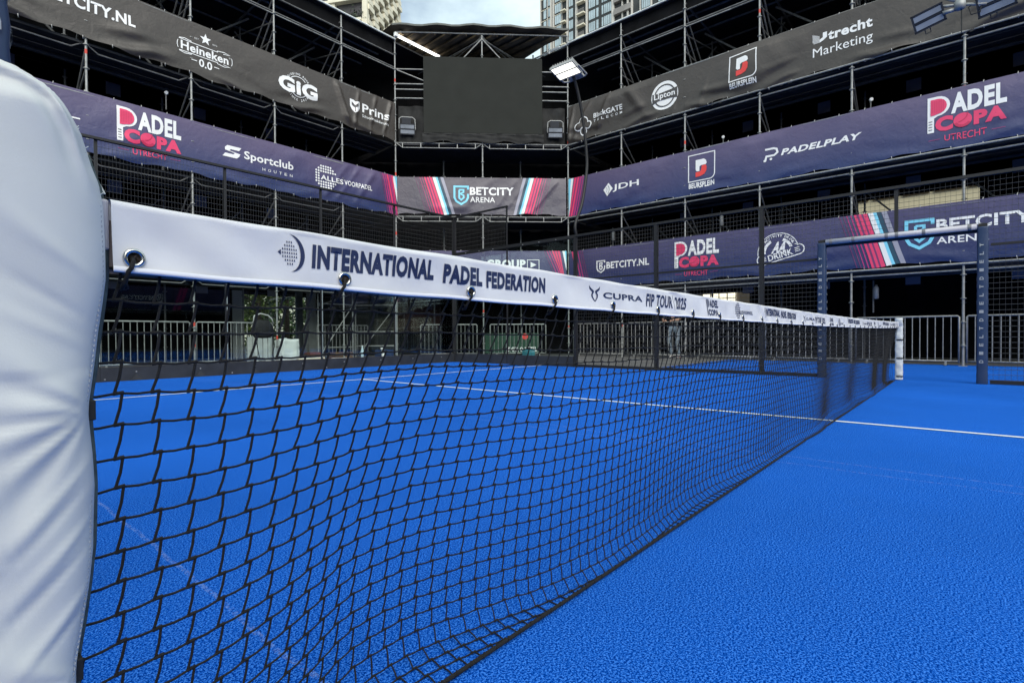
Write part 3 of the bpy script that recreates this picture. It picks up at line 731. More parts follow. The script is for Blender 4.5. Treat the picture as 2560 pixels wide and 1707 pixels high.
for i, (x0, x1) in enumerate(((-4.97,-2.95),(-2.95,-0.96),(-0.96,1.03),(1.03,3.01),(3.01,4.95))):
    mb = MB(); mb.box(((x0+x1)/2, 0.03, 1.13), (x1-x0-0.016, 0.012, 1.76)); gp = mb.build('glass_pane', M_GLASS, bf)
    mb = MB(); mb.box((x0+0.008, 0.022, 1.13), (0.010, 0.012, 1.76)); mb.build('pane_edge', M_GEDGE, gp)
    mb = MB(); mb.box(((x0+x1)/2, 0.0, 0.118), (x1-x0-0.004, 0.09, 0.236))
    for q in (0.25, 0.75):
        xx = x0+(x1-x0)*q; mb.add([(xx-0.09,-0.046,0.004),(xx+0.09,-0.046,0.004),(xx,-0.046,0.11),(xx-0.09,-0.062,0.004),(xx+0.09,-0.062,0.004),(xx,-0.05,0.11)], [(0,1,2),(3,5,4),(0,3,4,1),(1,4,5,2),(2,5,3,0)], 0)
        mb.lathe([(0.014,0),(0.012,0.008)], (xx, -0.046, 0.15), 8, 1, Matrix.Rotation(R_(90),3,'X'))
    mb.lathe([(0.014,0),(0.012,0.008)], (x0+0.06, -0.046, 0.04), 8, 1, Matrix.Rotation(R_(90),3,'X'))
    mb.build('kerb_board', [M_KERB, M_STEEL], bf)
sf = thing('court_fence', 'side fence of the court, black mesh with an open gateway', 'fence', (5.0, 0, 0))
post(sf, 0.0, 10.0, 4.0, 0.10); post(sf, 0.0, 8.05, 4.0, 0.035, False)
for y in (5.99, 4.02, 2.0): post(sf, 0.02, y, 3.0, 0.085)
post(sf, 0.02, -3.0, 3.0, 0.085); post(sf, 0.02, -5.0, 3.0, 0.085)
post(sf, 0.03, 0.04, 3.0, 0.06, False, z0=2.30)
mb = MB()
mb.box((0, 9.0, 3.985), (0.05, 1.95, 0.04)); mb.box((0, 2.0, 2.985), (0.05, 16.0, 0.045))
mb.box((0, 8.0, 2.955), (0.07, 4.0, 0.04)); mb.box((0.01, 3.5, 0.03), (0.04, 4.9, 0.05)); mb.box((0.01, -3.0, 0.03), (0.04, 3.9, 0.05))
mb.box((0.012, 3.5, 1.98), (0.03, 4.9, 0.035)); mb.box((0.012, -3.0, 1.98), (0.03, 3.9, 0.035))
for y in (9.5, 9.0, 8.5, 7.5, 7.0, 6.5): mb.lathe([(0.014,0),(0.012,0.012)], (-0.035, y, 2.955), 8, 1, Matrix.Rotation(R_(-90),3,'Y'))
mb.build('rail', [M_BLACKM, M_STEEL], sf)
for y0, y1, q0, q1, sv_ in ((8.08,9.94,3.03,3.98,0.1016),(4.07,5.94,0.06,2.96,0.0762),(2.05,3.97,0.06,2.96,0.0762),(1.10,1.95,0.06,2.96,0.0762),(-2.95,-1.02,0.06,2.96,0.0762),(-4.95,-3.05,0.06,2.96,0.0762),(-0.98,1.05,2.30,2.96,0.0762)):
    mb = MB(); wire_panel(mb, (0, y0, q0), (0,1,0), y1-y0, q1-q0, 0.0505 if q0 > 3 else 0.062, sv_, 0.0024); mb.build('mesh_panel', M_WIRE, sf)
for y0, y1 in ((8.05,9.96),(6.03,8.03)):
    mb = MB(); mb.box((0.02, (y0+y1)/2, 1.58), (0.012, y1-y0-0.016, 2.68)); gp = mb.build('glass_pane', M_GLASS2, sf)
    mb = MB(); mb.box((0.014, y0+0.008, 1.58), (0.012, 0.008, 2.68)); mb.build('pane_edge', M_GEDGE, gp)
    mb = MB(); mb.box((0.0, (y0+y1)/2, 0.118), (0.08, y1-y0-0.004, 0.236)); mb.build('kerb_board', [M_KERB], sf)
# padded gateway frames
def gate(name, label, x, inner):
    root = thing(name, label, 'gate frame', (x, 0, 0))
    for y in (1.045, -0.965):
        m_ = MB(); na = 20
        zs = [0.0, 0.02]+[0.02+0.055*i for i in range(1, 41)]+[2.235]
        for zi in zs:
            k_ = 1 + (0.03*math.sin(zi*55)+0.02*math.sin(zi*23))
            for k in range(na):
                th = 2*math.pi*k/na; ct, st = math.cos(th), math.sin(th)
                m_.v.append((0.072*math.copysign(abs(ct)**0.35, ct)*k_, y+0.062*math.copysign(abs(st)**0.35, st)*k_, zi))
        for i in range(len(zs)-1):
            for k in range(na):
                k2 = (k+1) % na; m_.f.append((i*na+k, i*na+k2, (i+1)*na+k2, (i+1)*na+k)); m_.m.append(0)
        m_.f.append(tuple((len(zs)-1)*na+k for k in range(na))); m_.m.append(0)
        # lettering down the side facing along the court
        g = Gfx(); s_ = 'DIELTDIELTDIELT'; zc = 0.30
        for k, ch in enumerate(s_):
            if zc > 2.0: break
            g.text(ch, -0.022, zc, 0.022, zc+0.046, P_WHITE2, 0.04, rot=R_(90)); zc += 0.118
        for gv, gf, mt, ly in g.items:
            m_.add([(u+(0.02 if inner > 0 else 0.030), y-0.0685, v) for u, v in gv], gf, 1)
            m_.add([(-inner*0.0785, y-u*inner+0.012, v) for u, v in gv], gf, 1)
        pb = m_.build('padded_post', [M_NAVYPAD, P_WHITE2], root, smooth=True)
        c_ = MB(); c_.box((0.02, y, 2.265), (0.09, 0.10, 0.05)); c_.build('corner_bracket', M_BLACKM, root, bevel=0.006)
    b = MB(); b.tube((-inner*0.03, -0.90, 2.245), (-inner*0.03, 0.985, 2.245), 0.044, 14); bo = b.build('padded_beam', [M_GREYPAD], root, smooth=True)
    d = MB()
    for y in (-0.80, -0.28, 0.18, 0.62, 0.93, 0.05): d.lathe([(0.046,0),(0.047,0.012),(0.047,0.03),(0.046,0.042)], (-inner*0.03, y, 2.245), 14, 0, Matrix.Rotation(R_(90),3,'X'))
    d.build('tape_band', [mat('grey_tape', (0.16,0.16,0.17), 0.5)], root)
    k = MB(); k.tube((0.03, -0.93, 2.195), (0.03, 1.0, 2.195), 0.03, 10); k.build('frame_tube', M_BLACKM, root)
gate('gate_frame', 'navy padded gateway frame with pale grey padded beam, beyond the far net post', 5.0, 1)
gate('gate_frame', 'navy padded gateway post at the near edge of the court, behind the big white cover', -5.0, -1)

# ------------------------------------------------------------------ grandstands of scaffolding
DECKS = (2.20, 4.72, 7.20); ROOF = 10.69
def upright(fn, a, d, z1, red=(), parent=None, r=0.0242, mt=None):
    p0 = fn(a, d, 0); m_ = MB(); m_.tube(p0, fn(a, d, z1), r, 10, 0)
    b = Vector(p0)
    m_.box((b.x, b.y, 0.004), (0.15, 0.15, 0.008))
    z = 0.45
    while z < z1-0.1:
        m_.lathe([(0.030,-0.03),(0.032,-0.006),(0.060,-0.006),(0.060,0.006),(0.032,0.006),(0.030,0.03)], (b.x, b.y, z), 10, 0); z += 0.515
    for zr in red: m_.lathe([(r+0.0012,-0.05),(r+0.0012,0.05)], (b.x, b.y, zr), 10, 1)
    return m_.build('upright', [mt or M_STEEL, M_RED], parent)
def tubes(name, mt, parent, lst):
    for p, q, r in lst: MB().tube(p, q, r, 8).build(name, mt, parent)
def lattice(m_, fn, a0, a1, d, z, drop=0.15, rungs=True):
    m_.tube(fn(a0+0.03,d,z), fn(a1-0.03,d,z), 0.017, 6)
    i = 0.24
    m_.path([fn(a0+0.03,d,z-0.01), fn(a0+i,d,z-drop), fn(a1-i,d,z-drop), fn(a1-0.03,d,z-0.01)], 0.016, 6)
    if rungs:
      for k in range(5): a = a0+i+(a1-a0-2*i)*k/4; m_.tube(fn(a,d,z), fn(a,d,z-drop), 0.017, 4, 0, False)
def stand(name, label, fn, posts, span, latt=True, holes=lambda a, t: False, detail=True, depth=4.4, loc=(0,0,0), braces=True, redmap=None, notices=True, side=1, cloth_ext=0.0, low=False):
    root = thing(name, label, 'grandstand')
    a0, a1 = span
    for i, a in enumerate(posts):
        rd = (redmap or {}).get(i, ())
        upright(fn, a, 0.0, 4.9 if low else 10.62, rd, root)
        if detail: upright(fn, a, depth*0.5, 10.2, (), root, mt=M_STEELD)  # inner uprights in darker steel: shade inside the stand put into the colour
    for t, z in enumerate(DECKS[:2] if low else DECKS):
        m_ = MB(); npl = 11
        for k in range(npl):
            d0 = 0.10+(depth-0.2)*k/npl; d1 = d0+(depth-0.2)/npl-0.035
            rk = lambda d: z+max(0.0, d-1.2)*0.29
            P = [fn(a0,d0,rk(d0)), fn(a1,d0,rk(d0)), fn(a1,d1,rk(d1)), fn(a0,d1,rk(d1))]; Q = [(p[0],p[1],p[2]+0.05) for p in P]
            m_.add(P+Q, [(3,2,1,0),(4,5,6,7),(0,1,5,4),(1,2,6,5),(2,3,7,6),(3,0,4,7)])
        for k in (0.25, 0.6, 0.95):
            m_.tube(fn(a0, depth*k, rk(depth*k)-0.055), fn(a1, depth*k, rk(depth*k)-0.055), 0.05, 6)
        m_.build('deck', M_DECK, root)
        # stepped rows for the chairs
        m_ = MB()
        for k in range(4):
            d0 = 1.2+k*0.75; h = 0.22*(k+1)
            P = [fn(a0,d0,z+0.05), fn(a1,d0,z+0.05), fn(a1,d0+0.75,z+0.05), fn(a0,d0+0.75,z+0.05)]; Q = [(p[0],p[1],z+0.05+h) for p in P]
            m_.add(P+Q, [(4,5,6,7),(0,1,5,4),(1,2,6,5),(2,3,7,6),(3,0,4,7)])
        m_.build('seating_step', M_CLOTH, root)
        if latt:
            for b0, b1 in zip(posts[:-1], posts[1:]):
                m_ = MB(); lattice(m_, fn, min(b0,b1), max(b0,b1), 0.12, z+0.03, 0.16, False); m_.build('lattice_ledger', M_STEELM, root)
        else: tubes('ledger', M_STEEL, root, [(fn(a0,-0.05,z+0.03), fn(a1,-0.05,z+0.03), 0.024), (fn(a0,0.05,z-0.10), fn(a1,0.05,z-0.10), 0.022)])
        tubes('ledger', M_STEEL, root, [(fn(a0,-0.035,z+1.33), fn(a1,-0.035,z+1.33), 0.020)])
    if not low: tubes('ledger', M_STEELD, root, [(fn(a0,0.03,zz), fn(a1,0.03,zz), 0.021) for zz in (9.73, 10.21, 9.79)])
    if detail:      # slim tube lights strung above the banner
        rr = random.Random(len(name)+int(a0*3)); a = a0
        while a < a1-0.6:
            l = rr.uniform(0.8, 1.3); tubes('tube_rail', M_STEEL, root, [(fn(a,-0.02,9.70), fn(min(a1,a+l),-0.02,9.70), 0.014)]); a += l+rr.uniform(0.3,0.9)
    # roof with its pale front edge
    if not low:
        m_ = MB(); P = [fn(a0,-0.04,ROOF-0.04), fn(a1,-0.04,ROOF-0.04), fn(a1,0.06,ROOF-0.042), fn(a1+cloth_ext,0.06,ROOF-0.042), fn(a1+cloth_ext,depth+0.3,ROOF-0.06), fn(a0,depth+0.3,ROOF-0.06)]; Q = [(p[0],p[1],p[2]+0.05) for p in P]
        m_.add(P+Q, [(0,1,2,5),(2,3,4,5),(6,11,8,7),(8,11,10,9),(0,1,7,6),(1,2,8,7),(2,3,9,8),(3,4,10,9),(4,5,11,10),(5,0,6,11)]); rf = m_.build('roof', M_ROOFS, root)
        m_ = MB(); m_.path([fn(a0,-0.075,ROOF-0.005), fn(a1,-0.075,ROOF-0.005)], 0.028, 8); m_.build('roof_edge', M_ROOFE, rf)
        m_ = MB(); P = [fn(a0,0.10,ROOF-0.05), fn(a1,0.10,ROOF-0.05), fn(a1,0.10,10.22), fn(a0,0.10,10.22)]
        m_.add(P, [(0,1,2,3)]); m_.build('fascia_cloth', M_CLOTH, rf)
    if braces:
        for a in posts:
            L_ = [(fn(a,0.05,z0), fn(a,d1,z1), 0.021) for z0, z1, d1 in ((10.15,8.7,1.9),(9.70,8.45,1.5),(9.25,8.2,1.2),(8.75,7.5,0.9),(9.0,9.05,2.2))]
            for t in (0,1): zz = DECKS[t]; L_ += [(fn(a,0.05,zz+1.9), fn(a,2.1,zz+1.0), 0.020), (fn(a,0.05,zz+2.35), fn(a,1.4,zz+1.35), 0.020)]
            tubes('brace', M_STEELD, root, L_)
        tubes('purlin', M_STEELD, root, [(fn(a0,d,10.52), fn(a1,d,10.52), 0.035) for d in (0.9,1.9,2.9,3.9)])
        tubes('rafter', M_STEELD, root, [(fn(a,0.05,10.42), fn(a,depth,10.42), 0.03) for a in posts] + [(fn(a,0.05,9.5), fn(a,depth,10.40), 0.022) for a in posts])
        tubes('ledger', M_STEELD, root, [(fn(a0,2.2,z), fn(a1,2.2,z), 0.022) for z in (9.2, 8.7, 6.3, 3.8)])
        for b0, b1 in zip(posts[:-1], posts[1:]):
            tubes('cross_brace', M_STEELD, root, [(fn(b0,1.6,8.4), fn(b1,1.6,10.2), 0.03), (fn(b1,2.6,8.2), fn(b0,2.6,10.2), 0.03), (fn(b0,2.2,DECKS[0]+0.2), fn(b1,2.2,DECKS[1]-0.1), 0.022)])
    # black cloth closing the back, hung in lengths
    c1 = a1+cloth_ext; m_ = MB(); n = int((c1-a0)/0.2)
    for t, (z0, z1) in enumerate(((0.0,2.2),(2.2,4.72),(4.72,7.2),(7.2,10.66))):
        if low and t > 1: break
        for i in range(n):
            b0 = a0+(c1-a0)*i/n; b1 = a0+(c1-a0)*(i+1)/n
            hs = holes((b0+b1)/2, t)
            if hs is True: continue
            segs = [(z0, z1)] if not hs else [(z0, hs[0]), (hs[1], z1)]
            for q0, q1 in segs:
                if q1-q0 < 0.02: continue
                w0 = 0.05*math.sin(b0*9); w1 = 0.05*math.sin(b1*9)
                m_.add([fn(b0,depth+w0,q0), fn(b1,depth+w1,q0), fn(b1,depth+w1,q1), fn(b0,depth+w0,q1)], [(0,1,2,3)])
    m_.build('back_cloth', M_CLOTH, root)
    if notices:
        for t, z in enumerate((2.00, 4.55, 7.10)):
            for a in posts[:-1] if len(posts) > 1 else posts:
                q = a+side*1.03; m_ = MB(); dd = 2.45
                zc = z+0.22; P = [fn(q-0.16,dd,zc-0.2), fn(q+0.16,dd,zc-0.2), fn(q+0.16,dd,zc+0.2), fn(q-0.16,dd,zc+0.2)]; Q = [fn(q-0.16,dd+0.02,zc-0.2), fn(q+0.16,dd+0.02,zc-0.2), fn(q+0.16,dd+0.02,zc+0.2), fn(q-0.16,dd+0.02,zc+0.2)]
                m_.add(P+Q, [(3,2,1,0),(4,5,6,7),(0,1,5,4),(1,2,6,5),(2,3,7,6),(3,0,4,7)]); m_.build('notice_board', M_BOARD, root)
    return root
fL = lambda a, d, z: (a, 13.89+d, z)
fR = lambda a, d, z: (10.05+d, a, z)
fS = lambda a, d, z: (a, -13.89-d, z)
fW = lambda a, d, z: (-10.05-d, a, z)
LP = (-4.39, -2.32, -0.24, 1.857, 3.96); RP = (-4.88, -2.81, -0.739, 1.338, 3.438, 5.50, 7.588)
def holesL(a, t):
    if t == 0 and 2.55 < a < 5.1: return True
    return False
def holesR(a, t):
    if t == 0 and 5.0 < a < 8.6: return (1.55, 2.2)
    if t == 1 and -1.1 < a < 1.75: return (4.30, 4.72)
    if t == 2 and -1.1 < a < 1.75: return (4.72, 5.02)
    return False
standL = stand('grandstand', 'dark three-tier scaffold grandstand left of the big screen', fL, LP, (-4.6, 5.95), True, holesL, redmap={1: (7.0, 5.9), 2: (1.05, 0.5), 3: (0.7,)}, cloth_ext=8.6)
standR = stand('grandstand', 'dark three-tier scaffold grandstand right of the big screen', fR, RP, (-5.1, 9.6), False, holesR, redmap={2: (6.1,), 3: (3.0,), 4: (6.0, 9.35), 5: (6.35, 3.4), 6: (1.0,)}, side=1, cloth_ext=4.1)
stand('grandstand', 'scaffold grandstand facing the back glass from the other end of the court', fS, (-6, -2, 2, 6), (-12, 30), False, detail=False, braces=False, notices=False, low=True)  # out of view; cut low to let the sun in, lengthened to fill glass reflections
stand('grandstand', 'unseen low scaffold grandstand added along the near side to darken the side glass reflections', fW, (-8, -4, 0, 4, 8), (-13.5, 30), False, detail=False, braces=False, notices=False, low=True)  # unseen; added to block bright sky in the side glass, low to pass the sun

# corner tower: plane from A to B
A = Vector((5.98, 13.89, 0)); B = Vector((10.05, 9.646, 0)); SU = (B-A).normalized(); SN = Vector((-SU.y, SU.x, 0)); SLEN = (B-A).length
fC = lambda a, d, z: tuple(A + SU*a + SN*d + Vector((0,0,z)))
ct = thing('screen_tower', 'scaffold corner tower with brown ribbed canopy that carries the big dark screen', 'scaffold')
MIDA = SLEN/2
for a, rd in ((0.0, (6.2, 4.2, 9.35)), (MIDA, (1.55,)), (SLEN, (7.35, 1.0))): upright(fC, a, 0.0, 10.98, rd, ct)
for a in (1.5, 4.35): upright(fC, a, 1.6, 9.0, (), ct)
for z in DECKS:
    for q0, q1 in ((0.0, MIDA), (MIDA, SLEN)): m_ = MB(); lattice(m_, fC, q0, q1, -0.03, z+0.045, 0.16); m_.build('lattice_ledger', M_STEEL, ct)
tubes('ledger', M_STEEL, ct, [(fC(0.02,0.02,z), fC(SLEN-0.02,0.02,z), 0.022) for z in (9.74, 9.245, 9.06, 8.765)] + [(fC(0.02,-0.03,10.96), fC(SLEN-0.02,-0.03,10.96), 0.024)])
tubes('brace', M_STEEL, ct, [(fC(0.05,0.03,9.72), fC(1.4,0.03,9.2), 0.02), (fC(MIDA,-0.02,10.8), fC(MIDA-0.62,-0.02,10.15), 0.019), (fC(MIDA,-0.02,10.8), fC(MIDA+0.62,-0.02,10.15), 0.019)])
for z in DECKS:
    m_ = MB(); P = [fC(0.02,0.05,z), fC(SLEN-0.02,0.05,z), fC(SLEN+1.6,1.9,z), fC(-1.6,1.9,z)]; Q = [(p[0],p[1],z+0.05) for p in P]
    m_.add(P+Q, [(3,2,1,0),(4,5,6,7),(0,1,5,4),(1,2,6,5),(2,3,7,6),(3,0,4,7)]); m_.build('deck', M_DECK, ct)
# canopy: ribbed underside
m_ = MB(); P = [fC(-0.05,-0.25,11.06), fC(SLEN+0.02,-0.25,11.06), fC(SLEN+0.4,3.4,11.0), fC(-0.4,3.4,11.0)]
nxx = 24
vs = []; 
for j in range(2):
    for i in range(nxx+1):
        t = i/nxx; p = Vector(P[0]).lerp(Vector(P[1]), t)
        if j == 1: p.y = 14.6; p.z = 10.98; p.x += 0.9*t*t
        p.z += 0.03*math.sin(i*1.3) + 0.05*(1-abs(2*t-1)); vs.append(tuple(p))
fs = [(i, i+1, nxx+1+i+1, nxx+1+i) for i in range(nxx)]
m_.add(vs, fs, 0); m_.add([(p[0],p[1],p[2]+0.04) for p in vs], [tuple(reversed(f)) for f in fs], 0)
for i in range(nxx): m_.add([vs[i], vs[i+1], (vs[i+1][0],vs[i+1][1],vs[i+1][2]+0.06), (vs[i][0],vs[i][1],vs[i][2]+0.06)], [(0,1,2,3)], 1)
canopy = m_.build('canopy', [mat('canopy_sheet', (0.085,0.068,0.045), 0.7, var=0.4, scale=2), mat('tarpaulin_edge', (0.055,0.065,0.06), 0.5)], ct)
m_ = MB()
for i in range(11):
    a = 0.25+i*0.53; p = Vector(fC(a,0.02,11.0)); q = Vector((p.x, 14.3, 10.95))
    s = Vector((0.085,0,0))
    m_.add([p-s,p+s,q+s,q-s,p-s-Vector((0,0,.07)),p+s-Vector((0,0,.07)),q+s-Vector((0,0,.07)),q-s-Vector((0,0,.07))], [(0,1,2,3),(7,6,5,4),(0,4,5,1),(1,5,6,2),(2,6,7,3),(3,7,4,0)])
m_.build('canopy_rib', M_ROOFB, ct)
m_ = MB()
for s_ in (-1, 1):
    for k in range(4): m_.tube(fC(MIDA+s_*0.02,-0.02,10.9-0.04*k), fC(MIDA+s_*(0.9+0.5*k),2.0,10.9-0.12*k), 0.016, 6)
m_.build('canopy_strut', M_STEEL, ct)
# black cloth behind and beside the screen
m_ = MB(); n = 40
for i in range(n):
    a, b = -1.7+(SLEN+3.4)*i/n, -1.7+(SLEN+3.4)*(i+1)/n
    m_.add([fC(a,2.0+0.05*math.sin(a*8),2.2), fC(b,2.0+0.05*math.sin(b*8),2.2), fC(b,2.0,10.4), fC(a,2.0,10.4)], [(0,1,2,3)])
for i in range(16):
    a, b = -0.2+(SLEN+1.4)*i/16, -0.2+(SLEN+1.4)*(i+1)/16
    m_.add([fC(a,2.6+0.05*math.sin(a*8),0.0), fC(b,2.6+0.05*math.sin(b*8),0.0), fC(b,2.6,2.24), fC(a,2.6,2.24)], [(0,1,2,3)])
m_.build('back_cloth', M_CLOTH, ct)
def drape(a0, a1, z0, z1, d, seed, parent, name='side_drape', mt=M_DRAPE, amp=0.05, gather=0.0):
    m_ = MB(); nu, nv = 24, 16; rn_ = random.Random(seed); ph = [rn_.uniform(0,6.28) for _ in range(4)]
    for j in range(nv+1):
        for i in range(nu+1):
            t, v = i/nu, j/nv; a = a0+(a1-a0)*t
            w_ = amp*(math.sin(9*a+3*v+ph[0])+0.6*math.sin(17*a-4*v+ph[1])+0.5*math.sin(11*v+3*a+ph[2]))*0.5
            zz = z0+(z1-z0)*v + (0.05*math.sin(6*a+ph[3])*(1-v) if gather else 0)
            m_.v.append(fC(a, d+w_, zz))
    for j in range(nv):
        for i in range(nu): m_.f.append((j*(nu+1)+i, j*(nu+1)+i+1, (j+1)*(nu+1)+i+1, (j+1)*(nu+1)+i)); m_.m.append(0)
    return m_.build(name, mt, parent, smooth=True)
drape(0.10, 1.0, 7.30, 8.52, 0.06, 3, ct); drape(4.95, SLEN-0.1, 7.30, 8.52, 0.06, 4, ct)

scr = thing('led_screen', 'large dark switched-off screen hung in the corner scaffold between the two grandstands', 'screen')
m_ = MB(); sa0, sa1, sz0, sz1 = 0.965, 4.985, 7.575, 10.125
def slab(m_, a0, a1, d0, d1, z0, z1, mi=0):
    P = [fC(a0,d0,z0), fC(a1,d0,z0), fC(a1,d1,z0), fC(a0,d1,z0)]; Q = [fC(a0,d0,z1), fC(a1,d0,z1), fC(a1,d1,z1), fC(a0,d1,z1)]
    m_.add(P+Q, [(3,2,1,0),(4,5,6,7),(0,1,5,4),(1,2,6,5),(2,3,7,6),(3,0,4,7)], mi)
slab(m_, sa0, sa1, -0.10, 0.14, sz0, sz1); m_.build('cabinet', M_SCREENF, scr)
m_ = MB()
for i in range(8):
    for j in range(5):
        w_ = (sa1-sa0)/8; h_ = (sz1-sz0)/5; slab(m_, sa0+i*w_+0.0003, sa0+(i+1)*w_-0.0003, -0.108, -0.101, sz0+j*h_+0.0003, sz0+(j+1)*h_-0.0003)
m_.build('panel', M_SCREEN, scr)
drape(sa0-0.05, sa1+0.05, 7.28, 7.57, -0.09, 8, scr, 'skirt', M_DRAPE, 0.03, 1.0)
m_ = MB(); slab(m_, sa0, sa1, -0.095, 0.12, 7.548, 7.572); m_.build('bottom_rail', M_SCREENF, scr)

# pale gutters that run on from the two roof edges under the canopy
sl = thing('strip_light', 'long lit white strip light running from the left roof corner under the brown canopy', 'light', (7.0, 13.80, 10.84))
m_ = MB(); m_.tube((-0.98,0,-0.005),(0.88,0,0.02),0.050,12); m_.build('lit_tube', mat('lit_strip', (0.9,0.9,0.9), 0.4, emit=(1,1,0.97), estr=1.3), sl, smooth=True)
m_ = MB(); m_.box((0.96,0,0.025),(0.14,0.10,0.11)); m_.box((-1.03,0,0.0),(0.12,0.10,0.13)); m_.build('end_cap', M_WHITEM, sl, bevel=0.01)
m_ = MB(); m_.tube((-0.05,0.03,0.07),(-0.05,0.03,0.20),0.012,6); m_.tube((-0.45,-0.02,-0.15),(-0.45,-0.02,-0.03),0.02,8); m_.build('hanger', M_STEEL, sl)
m_ = MB(); m_.tube((10.0, 9.55, 10.67), (10.0, 11.25, 10.67), 0.028, 8); m_.tube((10.0, 9.95, 10.70), (10.0, 10.35, 10.70), 0.04, 8); m_.tube((9.98, 10.38, 10.60), (9.98, 10.38, 10.76), 0.03, 8); m_.tube((9.98, 11.1, 10.62), (9.98, 11.1, 10.80), 0.03, 8)
m_.build('roof_gutter', M_ROOFE, standR)

# ------------------------------------------------------------------ banners
H1 = 1.28
# upper left, black; u = x + 4.5
g = Gfx(); z0 = 7.28; UX = lambda x: x+4.5
g.text('BETCITY.NL', UX(-3.02), 7.865-z0, UX(-1.42), 8.12-z0, P_WHITE, 0.032)
hx = UX(0.08)
g.poly([(hx+0.135*math.sin(k*math.pi/5)*(1 if k % 2 == 0 else 0.42), 8.235-z0+0.145*math.cos(k*math.pi/5)*(1 if k % 2 == 0 else 0.42)) for k in range(10)], P_WHITE)
g.text('EST.', hx-0.25, 8.16-z0, hx-0.14, 8.195-z0, P_WHITE, 0.0); g.text('1873', hx+0.16, 8.16-z0, hx+0.27, 8.195-z0, P_WHITE, 0.0)
g.text('Heineken', UX(-0.48), 7.80-z0, UX(0.625), 8.01-z0, P_WHITE, 0.025); g.ring(UX(0.655), 7.985-z0, 0.012, 0.018, mt=P_WHITE, n=12)
for sy in (1, -1):
    zc = 7.90-z0
    g.stroke([(UX(-0.52), zc+sy*0.155),(UX(-0.40), zc+sy*0.185),(UX(-0.25), zc+sy*0.16),(UX(-0.25), zc+sy*0.135),(UX(0.36), zc+sy*0.135),(UX(0.36), zc+sy*0.16),(UX(0.52), zc+sy*0.185),(UX(0.66), zc+sy*0.155),(UX(0.50), zc+sy*0.135)], 0.018, P_WHITE)
    g.stroke([(UX(-0.25), zc+sy*0.135),(UX(-0.52), zc+sy*0.145)], 0.018, P_WHITE)
g.ring(UX(-0.30), 7.90-z0, 0.25, 0.265, 158, 202, P_WHITE, n=8); g.ring(UX(0.46), 7.90-z0, 0.25, 0.265, -22, 22, P_WHITE, n=8)
g.text('0.0', UX(-0.075), 7.515-z0, UX(0.23), 7.71-z0, P_WHITE, 0.02); g.rect(UX(-0.25), 7.615-z0, UX(-0.12), 7.635-z0); g.rect(UX(0.28), 7.615-z0, UX(0.40), 7.635-z0)
gx, gz = UX(2.52), 7.90-z0
g.text('GiG', UX(1.93), 7.66-z0, UX(3.11), 8.09-z0, P_WHITE, 0.05)
g.ring(gx, gz, 0.275, 0.295, 42, 138, P_WHITE); g.ring(gx, gz, 0.275, 0.295, 222, 318, P_WHITE)
g.arc('GIGGING ROCK', gx, gz, 0.335, 150, 30, 0.055); g.arc('SINCE 2020', gx, gz, 0.335, 215, 325, 0.055)
px = UX(4.21)
g.poly([(px,0.86),(px,0.64),(px+0.06,0.54),(px+0.17,0.46),(px+0.28,0.54),(px+0.345,0.64),(px+0.345,0.86),(px+0.20,0.82),(px+0.13,0.86)], P_WHITE)
g.poly([(px+0.06,0.79),(px+0.06,0.69),(px+0.17,0.62),(px+0.285,0.69),(px+0.285,0.79),(px+0.17,0.70)], P_DARK, 2); g.rect(px+0.16,0.50,px+0.18,0.62,P_DARK,2)
g.text('Prins', UX(4.655), 0.575, UX(5.665), 0.85, P_WHITE, 0.02); g.text('Schoonmaakdiensten', UX(4.655), 0.415, UX(5.66), 0.505, P_WHITE, 0.005)
banner('banner', 'black top-tier banner of the left grandstand, printed with a white star', (-4.5, 13.84, z0), (1,0,0), (0,-1,0), 10.43, H1, B_BLACK, g,
       folds(11, 0.085, 0.16, extra=((8.45,0.10,0.10,-0.5),(8.95,0.07,0.07,0.2),(9.55,0.07,0.07,0.25),(10.1,0.06,0.09,0.3))), nv=36)
# middle left, purple to navy
g = Gfx(); z0 = 4.80
g_padelcopa(g, UX(-1.80), 5.205-z0)
for x, w_ in ((-3.5, 0.4), (-3.05, 0.3)): g.text('P' if x < -3.2 else 'Y', UX(x), 0.55, UX(x)+0.22, 0.78, P_WHITE, 0.04, shear=0.3)
g.rect(UX(-2.62), 0.66, UX(-2.45), 0.69)
sx_, sv = UX(0.45), 5.42-z0
g.poly([(sx_+0.06,sv+0.24),(sx_+0.12,sv+0.30),(sx_+0.47,sv+0.30),(sx_+0.41,sv+0.21),(sx_+0.20,sv+0.21),(sx_+0.17,sv+0.17),(sx_+0.06,sv+0.17)], P_WHITE)
g.poly([(sx_+0.41,sv+0.06),(sx_+0.35,sv),(sx_,sv),(sx_+0.06,sv+0.09),(sx_+0.27,sv+0.09),(sx_+0.30,sv+0.13),(sx_+0.44,sv+0.13)], P_WHITE)
g.poly([(sx_+0.06,sv+0.17),(sx_+0.17,sv+0.17),(sx_+0.44,sv+0.13),(sx_+0.30,sv+0.13)], P_WHITE)
g.text('Sportclub', UX(0.99), 5.40-z0, UX(2.345), 5.68-z0, P_WHITE, 0.022); 
for i, ch in enumerate('HOUTEN'): g.text(ch, UX(1.47)+i*0.155, 5.265-z0, UX(1.47)+i*0.155+0.075, 5.34-z0, P_WHITE, 0.0)
for j in range(9):
    zz = (j-4)*0.078; n_ = int(math.sqrt(max(0, 0.37**2-zz**2))/0.078)
    for i in range(-n_, n_+1):
      if not (abs(zz) < 0.10 and i > -3): g.disc(UX(3.365)+i*0.078, 5.50-z0+zz, 0.030, P_WHITE, 1, 10)
